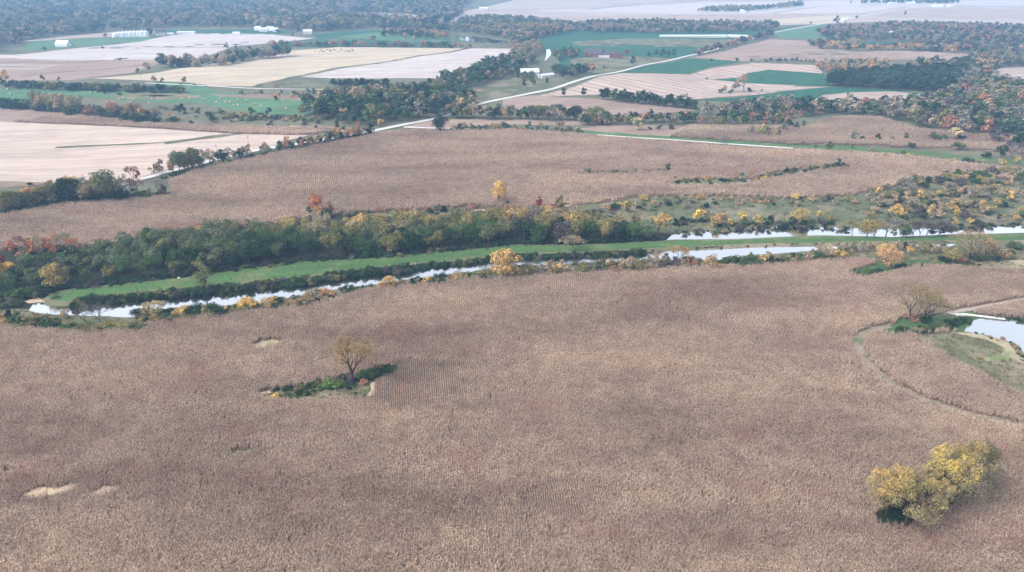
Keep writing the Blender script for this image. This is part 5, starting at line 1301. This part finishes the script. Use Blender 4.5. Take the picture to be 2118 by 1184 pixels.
brush([(1380, 470), (1420, 458), (1500, 465), (1640, 466), (1720, 462)], 2.4, (1, 2.6), ['dkgreen', 'purple', 'dusty'], jit=2.5, w=1.5)
brush([(1780, 430), (1900, 410), (2000, 395), (2118, 390)], 3.0, (1, 3), ['tan', 'purple', 'dkgreen', 'dusty', 'gold'], jit=8, w=1.5)
brush([(1780, 450), (1900, 440), (2000, 430), (2118, 425)], 4.0, (1, 2.6), ['tan', 'purple', 'dkgreen', 'dusty', 'gold'], jit=8, w=1.5)
brush([(1880, 380), (1960, 370), (2050, 368), (2118, 372)], 2.2, (1.5, 4), ['purple', 'dkgreen', 'olive', 'tan', 'green'], jit=5, w=1.3)
brush([(700, 450), (800, 442), (900, 438), (1060, 436), (1180, 434)], 3.0, (1.2, 3.2), ['rust', 'tan', 'olive', 'purple', 'dkgreen'], jit=3, w=1.3)
brush([(20, 520), (100, 524), (200, 512), (300, 494), (420, 480), (540, 468), (640, 456)], 2.6, (1.5, 3.5), ['rust', 'tan', 'dkgreen', 'purple', 'dusty'], jit=3.5, w=1.3)
brush([(-60, 636), (0, 632), (60, 622), (110, 608)], 1.6, (2, 4), ['dkgreen', 'purple', 'dusty'], jit=3.5, w=1.3)
brush([(400, 245), (520, 250), (640, 256)], 4.0, (1.2, 3), ['dkgreen', 'green', 'purple', 'olive'], jit=9, w=1.6)
brush([(330, 226), (450, 236), (620, 242)], 5.0, (1.2, 3), ['dkgreen', 'green', 'dusty'], jit=6, w=1.6)
brush([(1936, 552), (1960, 545), (2000, 540), (2060, 535), (2118, 528)], 2.0, (.8, 2.2), ['dkgreen', 'dusty', 'olive'], jit=4, w=1.6)
brush([(1700, 318), (1850, 330), (2000, 345), (2118, 356)], 4.0, (.8, 2.0), ['dusty', 'dkgreen', 'olive', 'gold'], jit=5, w=1.6)
instancer('bank_undergrowth', bP, bR, bS, bI, BP, tint=bT)
print('brush', len(bP))

# ------------------------------------------------------------------ buildings
def gable(name, px, py, L, W, wall, rise, rz, mw, mr, label, cat, group=None, door=True, windows=2, over=.4):
    X, Y, Z = P(px, py)
    e = empty(name, (X, Y, Z), rz)
    w = MB(); l, d = L / 2, W / 2
    w.add([(-l, -d, -.4), (l, -d, -.4), (l, d, -.4), (-l, d, -.4), (-l, -d, wall), (l, -d, wall), (l, d, wall), (-l, d, wall), (-l, 0, wall + rise), (l, 0, wall + rise)],
          [(0, 1, 5, 4), (2, 3, 7, 6), (1, 2, 6, 9, 5), (3, 0, 4, 8, 7), (0, 3, 2, 1)])
    w.obj('wall', mw, e)
    for s in (-1, 1):
        r = MB(); y1 = s * (d + over); z1 = wall - over * rise / d
        a, b = l + over, .12
        r.add([(-a, 0, wall + rise + .05), (a, 0, wall + rise + .05), (a, y1, z1 + .05), (-a, y1, z1 + .05),
               (-a, 0, wall + rise + .05 + b), (a, 0, wall + rise + .05 + b), (a, y1, z1 + .05 + b), (-a, y1, z1 + .05 + b)],
              [(0, 1, 2, 3), (7, 6, 5, 4), (0, 4, 5, 1), (2, 6, 7, 3), (1, 5, 6, 2), (3, 7, 4, 0)])
        r.obj('roof_slope', mr, e)
    if door:
        q = MB(); q.box(-l - .06, -l - .01, -1.6, 1.6, 0, min(wall, 3.2)); q.obj('door', M_DOOR, e)
    for i in range(windows):
        x = -l + L * (i + 1) / (windows + 1)
        f = MB(); f.box(x - .8, x + .8, -d - .06, -d - .01, wall * .4, wall * .75); fo = f.obj('window', M_WHITE, e)
        g = MB(); g.box(x - .65, x + .65, -d - .09, -d - .065, wall * .44, wall * .71); g.obj('pane', M_GLASS, fo)
    return tag(e, label, cat, group)

gable('barn', 1095, 157, 20, 13, 4.5, 3.4, R(8), M_WHITE, M_ROOF, 'big white barn with white roof beside the winding river', 'barn', windows=3)
gable('shed', 1130, 160, 18, 7, 2.6, 1.3, R(38), M_WHITE, M_ROOF, 'low white shed right of the big white barn', 'shed', windows=2)
gable('shed', 1108, 156, 12, 8, 3.2, 1.8, R(0), M_WOOD, M_DKROOF, 'grey shed with dark roof behind the big white barn', 'shed', windows=1)
gable('barn', 132, 97, 18, 12, 4, 5, R(-4), M_WHITE, M_TEALROOF, 'broad barn with pale teal roof on the far left green field', 'barn', windows=0)
gable('barn', 1228, 116, 24, 13, 4.5, 4.5, R(-25), M_RED, M_DKROOF, 'left red barn with steep dark roof in the valley farm', 'barn', windows=2)
gable('barn', 1252, 118, 42, 13, 4.2, 3.6, R(-4), M_RED, M_DKROOF, 'long red barn with dark roof in the valley farm', 'barn', windows=4)
gable('shed', 1249, 119, 14, 5, 2.4, .8, R(-4), M_WHITE, M_ROOF, 'small white lean shed in front of the long red barn', 'shed', windows=0)
gable('house', 332, 74, 14, 9, 5.5, 4.5, R(20), M_WHITE, M_DKROOF, 'white farmhouse right of the grain bins', 'house', windows=3)
gable('shed', 386, 70, 30, 8, 2.6, 1.4, R(2), M_WHITE, M_ROOF, 'long white shed right of the grain bins farm', 'shed', windows=0)
gable('shed', 352, 73, 12, 7, 2.4, 1.4, R(2), M_WHITE, M_ROOF, 'small white shed between the grain bins farm and the long shed', 'shed', windows=0)
for (x_, y_, L_, lab) in ((535, 63, 12, 'left'), (546, 66, 14, 'second'), (561, 64, 16, 'large middle'), (571, 66, 9, 'right')):
    gable('house', x_, y_, L_, 9, 4, 3, R(random.uniform(-30, 30)), M_WHITE, M_ROOF, f'{lab} white house of the farm among far left trees', 'house', windows=2)
gable('house', 637, 70, 14, 9, 4, 3, R(10), M_WHITE, M_ROOF, 'white house right of the dark round tree on the far left field', 'house', windows=2)
gable('shed', 490, 72, 12, 7, 3, 1.6, R(0), M_WHITE, M_ROOF, 'small white shed at the upper edge of the grey field', 'shed', windows=0)
for i, (x0, x1) in enumerate(((1365, 1503), (1506, 1546))):
    a = P(x0, 77); b = P(x1, 77 + (1.5 if i else .8))
    L_ = math.hypot(b[0] - a[0], b[1] - a[1])
    gable('shed', (x0 + x1) / 2, 77.5, L_, 9, 2.4, 1.4, math.atan2(b[1] - a[1], b[0] - a[0]), M_WHITE, M_ROOF, ['very long low white shed across the far green valley', 'short low white shed end to end with the very long one'][i], 'shed', windows=0)
for (x_, y_, L_, lab, rf) in ((1938, 15, 44, 'white far shed with long pale roof at top right farm', M_ROOF), (1966, 15, 26, 'white rounded end barn rightmost at the top right farm', M_ROOF), (1884, 9, 34, 'white farmhouse left part of the top right farm', M_ROOF), (1842, 10, 22, 'small white shed leftmost at the top right farm', M_ROOF),
                              (1745, 45, 20, 'white house among trees beside the far gravel road', M_ROOF), (1536, 26, 22, 'white shed left end of the far centre farm', M_ROOF), (1552, 25, 28, 'dark roofed white house of the far centre farm', M_DKROOF), (1846, 74, 26, 'white house glimpsed in the right hand woods', M_ROOF),
                              (1812, 68, 20, 'pale house roof left in the right hand woods', M_ROOF), (1000, 21, 34, 'white shed in the pale far fields at top centre', M_ROOF)):
    gable('shed' if 'shed' in lab else 'house', x_, y_, L_ * .62, 11, 4, 3, R(random.uniform(-20, 20)), M_WHITE, rf, lab, 'shed' if 'shed' in lab else 'house', windows=2)
ord_ = ['first', 'second', 'third', 'fourth', 'fifth', 'sixth', 'seventh', 'eighth', 'ninth']
for i in range(9):
    X, Y, Z = P(240 + i * 7.9, 77.5 - i * .1)
    r = [5.6, 4.6, 5, 4.6, 5, 4.6, 4.6, 5, 5][i]; h = [5, 6.4, 6.6, 7.2, 7.2, 7.4, 7.2, 7.8, 7.6][i]
    e = empty('grain_bin', (X, Y, Z))
    m = MB(); m.lathe([(r, -.3), (r, h * .33), (r + .06, h * .34), (r, h * .35), (r, h * .66), (r + .06, h * .67), (r, h * .68), (r, h)], 20); m.obj('wall', M_STEEL, e)
    m = MB(); m.lathe([(r + .2, h), (.6, h + r * .55), (.6, h + r * .55 + .5), (.01, h + r * .55 + .6)], 20); m.obj('roof', M_ROOF, e)
    m = MB(); m.box(-.5, .5, -r - .12, -r - .02, 0, 2.1); m.obj('door', M_DOOR, e)
    tag(e, f'round white grain bin, {ord_[i]} from the left in the row on the far left farm', 'grain bin', 'grain bins in a row')

# round hay bales
bales = [(16, 187), (22, 197), (62, 195), (93, 184), (188, 194), (199, 193), (248, 207), (270, 213), (268, 207), (276, 208), (309, 216), (315, 205), (329, 204), (378, 206), (392, 185), (393, 205), (421, 208), (412, 202), (448, 214), (456, 205), (467, 213), (476, 213), (484, 220), (493, 220), (493, 208), (510, 210), (528, 217), (586, 211), (592, 226), (326, 179), (280, 172), (425, 180), (255, 205), (540, 222)]
bm_ = MB()
for k in range(1):
    prof = []
    n = 14
    vs = []
    for xx, rr in ((-.75, 0.02), (-.75, .78), (-.68, .86), (.68, .86), (.75, .78), (.75, .02)):
        for i in range(n):
            a = 2 * math.pi * i / n; vs.append((xx, rr * math.cos(a), .84 + rr * math.sin(a)))
    fs = [(j * n + i, j * n + (i + 1) % n, (j + 1) * n + (i + 1) % n, (j + 1) * n + i) for j in range(5) for i in range(n)]
    bm_.add(vs, fs)
bo = bm_.obj('hay_bale', M_HAY); 
for i, (x_, y_) in enumerate(bales):
    o = bo if i == 0 else link(bo.copy())
    X, Y, Z = P(x_, y_); o.location = (X, Y, Z + .1); o.rotation_euler = (0, 0, random.uniform(0, 3.1)); o.scale = (.95, .95, .95)
    where = 'left end' if x_ < 100 else ('middle part' if x_ < 360 else 'right part'); row = 'back' if y_ < 196 else ('front' if y_ > 211 else 'middle')
    near = ('beside the dark bush' if 205 < x_ < 285 else 'below the water slough' if 285 <= x_ < 400 else 'left of the orange scrub' if 500 < x_ else 'in the open')
    tag(o, f'pale round bale {near}, {row} row, {where} of the green meadow', 'hay bale', f'hay bales in the {row} row, {where} of the meadow')

# cattle
def cow_mesh():
    m = MB(); secs = [(-1.15, .18, .95, 1.25), (-1.0, .3, .7, 1.38), (-.4, .36, .6, 1.36), (.3, .36, .58, 1.36), (.85, .3, .68, 1.42), (1.15, .17, .95, 1.5), (1.4, .14, 1.1, 1.6), (1.72, .13, 1.05, 1.42), (1.95, .08, .98, 1.14)]
    n = 8; vs = []
    for x, w, z0, z1 in secs:
        for i in range(n):
            a = 2 * math.pi * i / n; vs.append((x, w * math.cos(a), (z0 + z1) / 2 + (z1 - z0) / 2 * math.sin(a)))
    fs = [(j * n + i, j * n + (i + 1) % n, (j + 1) * n + (i + 1) % n, (j + 1) * n + i) for j in range(len(secs) - 1) for i in range(n)]
    fs += [tuple(range(n)), tuple((len(secs) - 1) * n + i for i in range(n))]
    m.add(vs, fs)
    for x, y in ((-.85, .2), (-.85, -.2), (.75, .18), (.75, -.18)):
        m.lathe([(.11, .85), (.07, .45), (.055, .1), (.075, 0)], 6, x, y)
    return m
cow0 = cow_mesh().obj('cow', M_HIDE)
for i in range(22):
    o = cow0 if i == 0 else link(cow0.copy())
    x_ = 655 + i * 3.6 + random.uniform(-3, 3); y_ = 106.5 + 2.2 * math.sin(i * 1.7) + random.uniform(-1, 1)
    X, Y, Z = P(x_, y_); o.location = (X, Y, Z + .1); o.rotation_euler = (0, 0, random.uniform(0, 6.28))
    tag(o, 'black cow standing in the distant herd on the cream stubble field', 'cow', 'black cattle herd on the cream field')

# power poles along the road
for i, (x_, y_, lab) in enumerate(((451, 331, 'wooden utility pole right of the tan roadside tree'), (516, 311, 'wooden utility pole right of the dark round roadside tree'), (295, 176, 'thin utility pole at the edge of the cream field'), (1203, 160, 'wooden utility pole left of the orange tree by the road'), (915, 250, 'wooden utility pole behind the dark tree by the road'))):
    X, Y, Z = P(x_, y_); e = empty('utility_pole', (X, Y, Z), R(40))
    m = MB(); m.lathe([(.16, -.3), (.10, 10)], 8); m.obj('pole', M_WOOD, e)
    m = MB(); m.box(-1.2, 1.2, -.16, -.04, 9.2, 9.36); m.obj('crossarm', M_WOOD, e)
    for q in (-1.0, -.4, .4, 1.0):
        m = MB(); m.lathe([(.05, 9.36), (.07, 9.45), (.03, 9.55)], 6, q, -.1); m.obj('insulator', M_STEEL, e)
    tag(e, lab, 'utility pole')

# dock at the right pond
a = Vector(P(1988, 653)); b = Vector(P(2078, 664)); d = (b - a); L_ = d.to_2d().length
e = empty('dock', (a.x, a.y, .25), math.atan2(d.y, d.x))
nb_ = 48
bmesh_ = MB(); bmesh_.box(0, L_ / nb_ - .04, -.75, .75, .42, .47)
b0 = None
for i in range(nb_):
    if b0 is None: b0 = bmesh_.obj('plank', M_DOCK, e); o = b0
    else: o = link(b0.copy(), e)
    o.location = (i * L_ / nb_, random.uniform(-.02, .02), random.uniform(0, .012))
for s in (-.62, .62):
    m = MB(); m.box(0, L_, s - .06, s + .06, .22, .415); m.obj('beam', M_WOOD, e)
for i in range(6):
    for s in (-.78, .78):
        m = MB(); m.lathe([(.09, -.8), (.09, .65), (.02, .66)], 8, .4 + i * (L_ - .8) / 5, s * 1.05); m.obj('post', M_WOOD, e)
tag(e, 'narrow pale plank dock reaching out over the right hand pond', 'dock')

# odd small things
def rock(px, py, s, label):
    g = np.random.default_rng(int(px)); m = MB()
    prof = [(.02, -.1), (.9, 0), (1.05, .3), (.8, .6), (.35, .8), (.02, .85)]
    m.lathe([(r * s, z * s) for r, z in prof], 9)
    m.v = [(x * (1 + g.normal(0, .09)), y * (1 + g.normal(0, .09)), z) for x, y, z in m.v]
    o = m.obj('rock', M_ROCK); X, Y, Z = P(px, py); o.location = (X, Y, Z + 1.0 if 560 < py < 600 else Z); tag(o, label, 'rock')
rock(372, 580, .7, 'small white rock on the back edge of the causeway')
rock(88, 430, .7, 'pale rock at the foot of the left roadside hedge')
T_ = ('bush',)
for x_, y_, h_, c_, lab in ((1180, 1028, 9, 'cream', 'tiny pale yellow bush in a thin patch of the foreground corn'), (688, 803, 22, 'brightgreen', 'fresh green bush left of the lone tree'), (770, 782, 16, 'green', 'green bush right of the lone tree'), (752, 795, 12, 'rust', 'small reddish bush at the foot of the lone tree'),
                            (566, 828, 14, 'yellow', 'small yellow bush at the left tip of the grassy gap'), (720, 792, 16, 'purple', 'dark twiggy bush under the lone tree'), (1640, 838, 8, 'dkgreen', 'small dark weed bush in the foreground corn'), (805, 772, 12, 'dkgreen', 'dark bush at the right tip of the grassy gap')):
    place_tree((x_, y_, h_, 'bush', c_, 1.3, lab, ''))

# ------------------------------------------------------------------ labels: like things told apart by their order across the view
same = {}
for o in scene.objects:
    if 'label' in o and 'category' in o and o['category'] != 'cow':
        same.setdefault(o['label'], []).append(o)
NTH = ['', 'second ', 'third ', 'fourth ', 'fifth ', 'sixth ', 'seventh ', 'eighth ', 'ninth ', 'tenth ']
for lab_, oo in same.items():
    if len(oo) < 2: continue
    oo.sort(key=lambda o: to_px(*o.location)[0])
    n_ = len(oo)
    for i, o in enumerate(oo):
        left = i < (n_ + 1) // 2
        pre = NTH[min(9, i if left else n_ - 1 - i)] + ('leftmost' if left else 'rightmost')
        words = (pre + ' ' + lab_).split()
        for drop in ('dusty', 'topped', 'flat', 'medium', 'small', 'low', 'well', 'just', 'pale', 'green', 'tall', 'big'):
            if len(words) > 16 and drop in words[2:]: words.pop(2 + words[2:].index(drop))
        if len(words) <= 16: o['label'] = ' '.join(words)

# ------------------------------------------------------------------ haze
hm = NT('haze')
vn = hm.n('ShaderNodeVolumePrincipled')
vn.inputs['Color'].default_value = (*HAZE_COLOR, 1)
vn.inputs['Density'].default_value = HAZE_DENSITY
vn.inputs['Anisotropy'].default_value = .0
hm.l(vn.outputs[0], hm.out.inputs['Volume'])
zmin = float(GZ.min()) - 1.2
m = MB(); m.box(-14500, 14500, -6500, 24800, zmin, CAM_H + 12)
hz = m.obj('haze', hm.m); hz['kind'] = 'stuff'
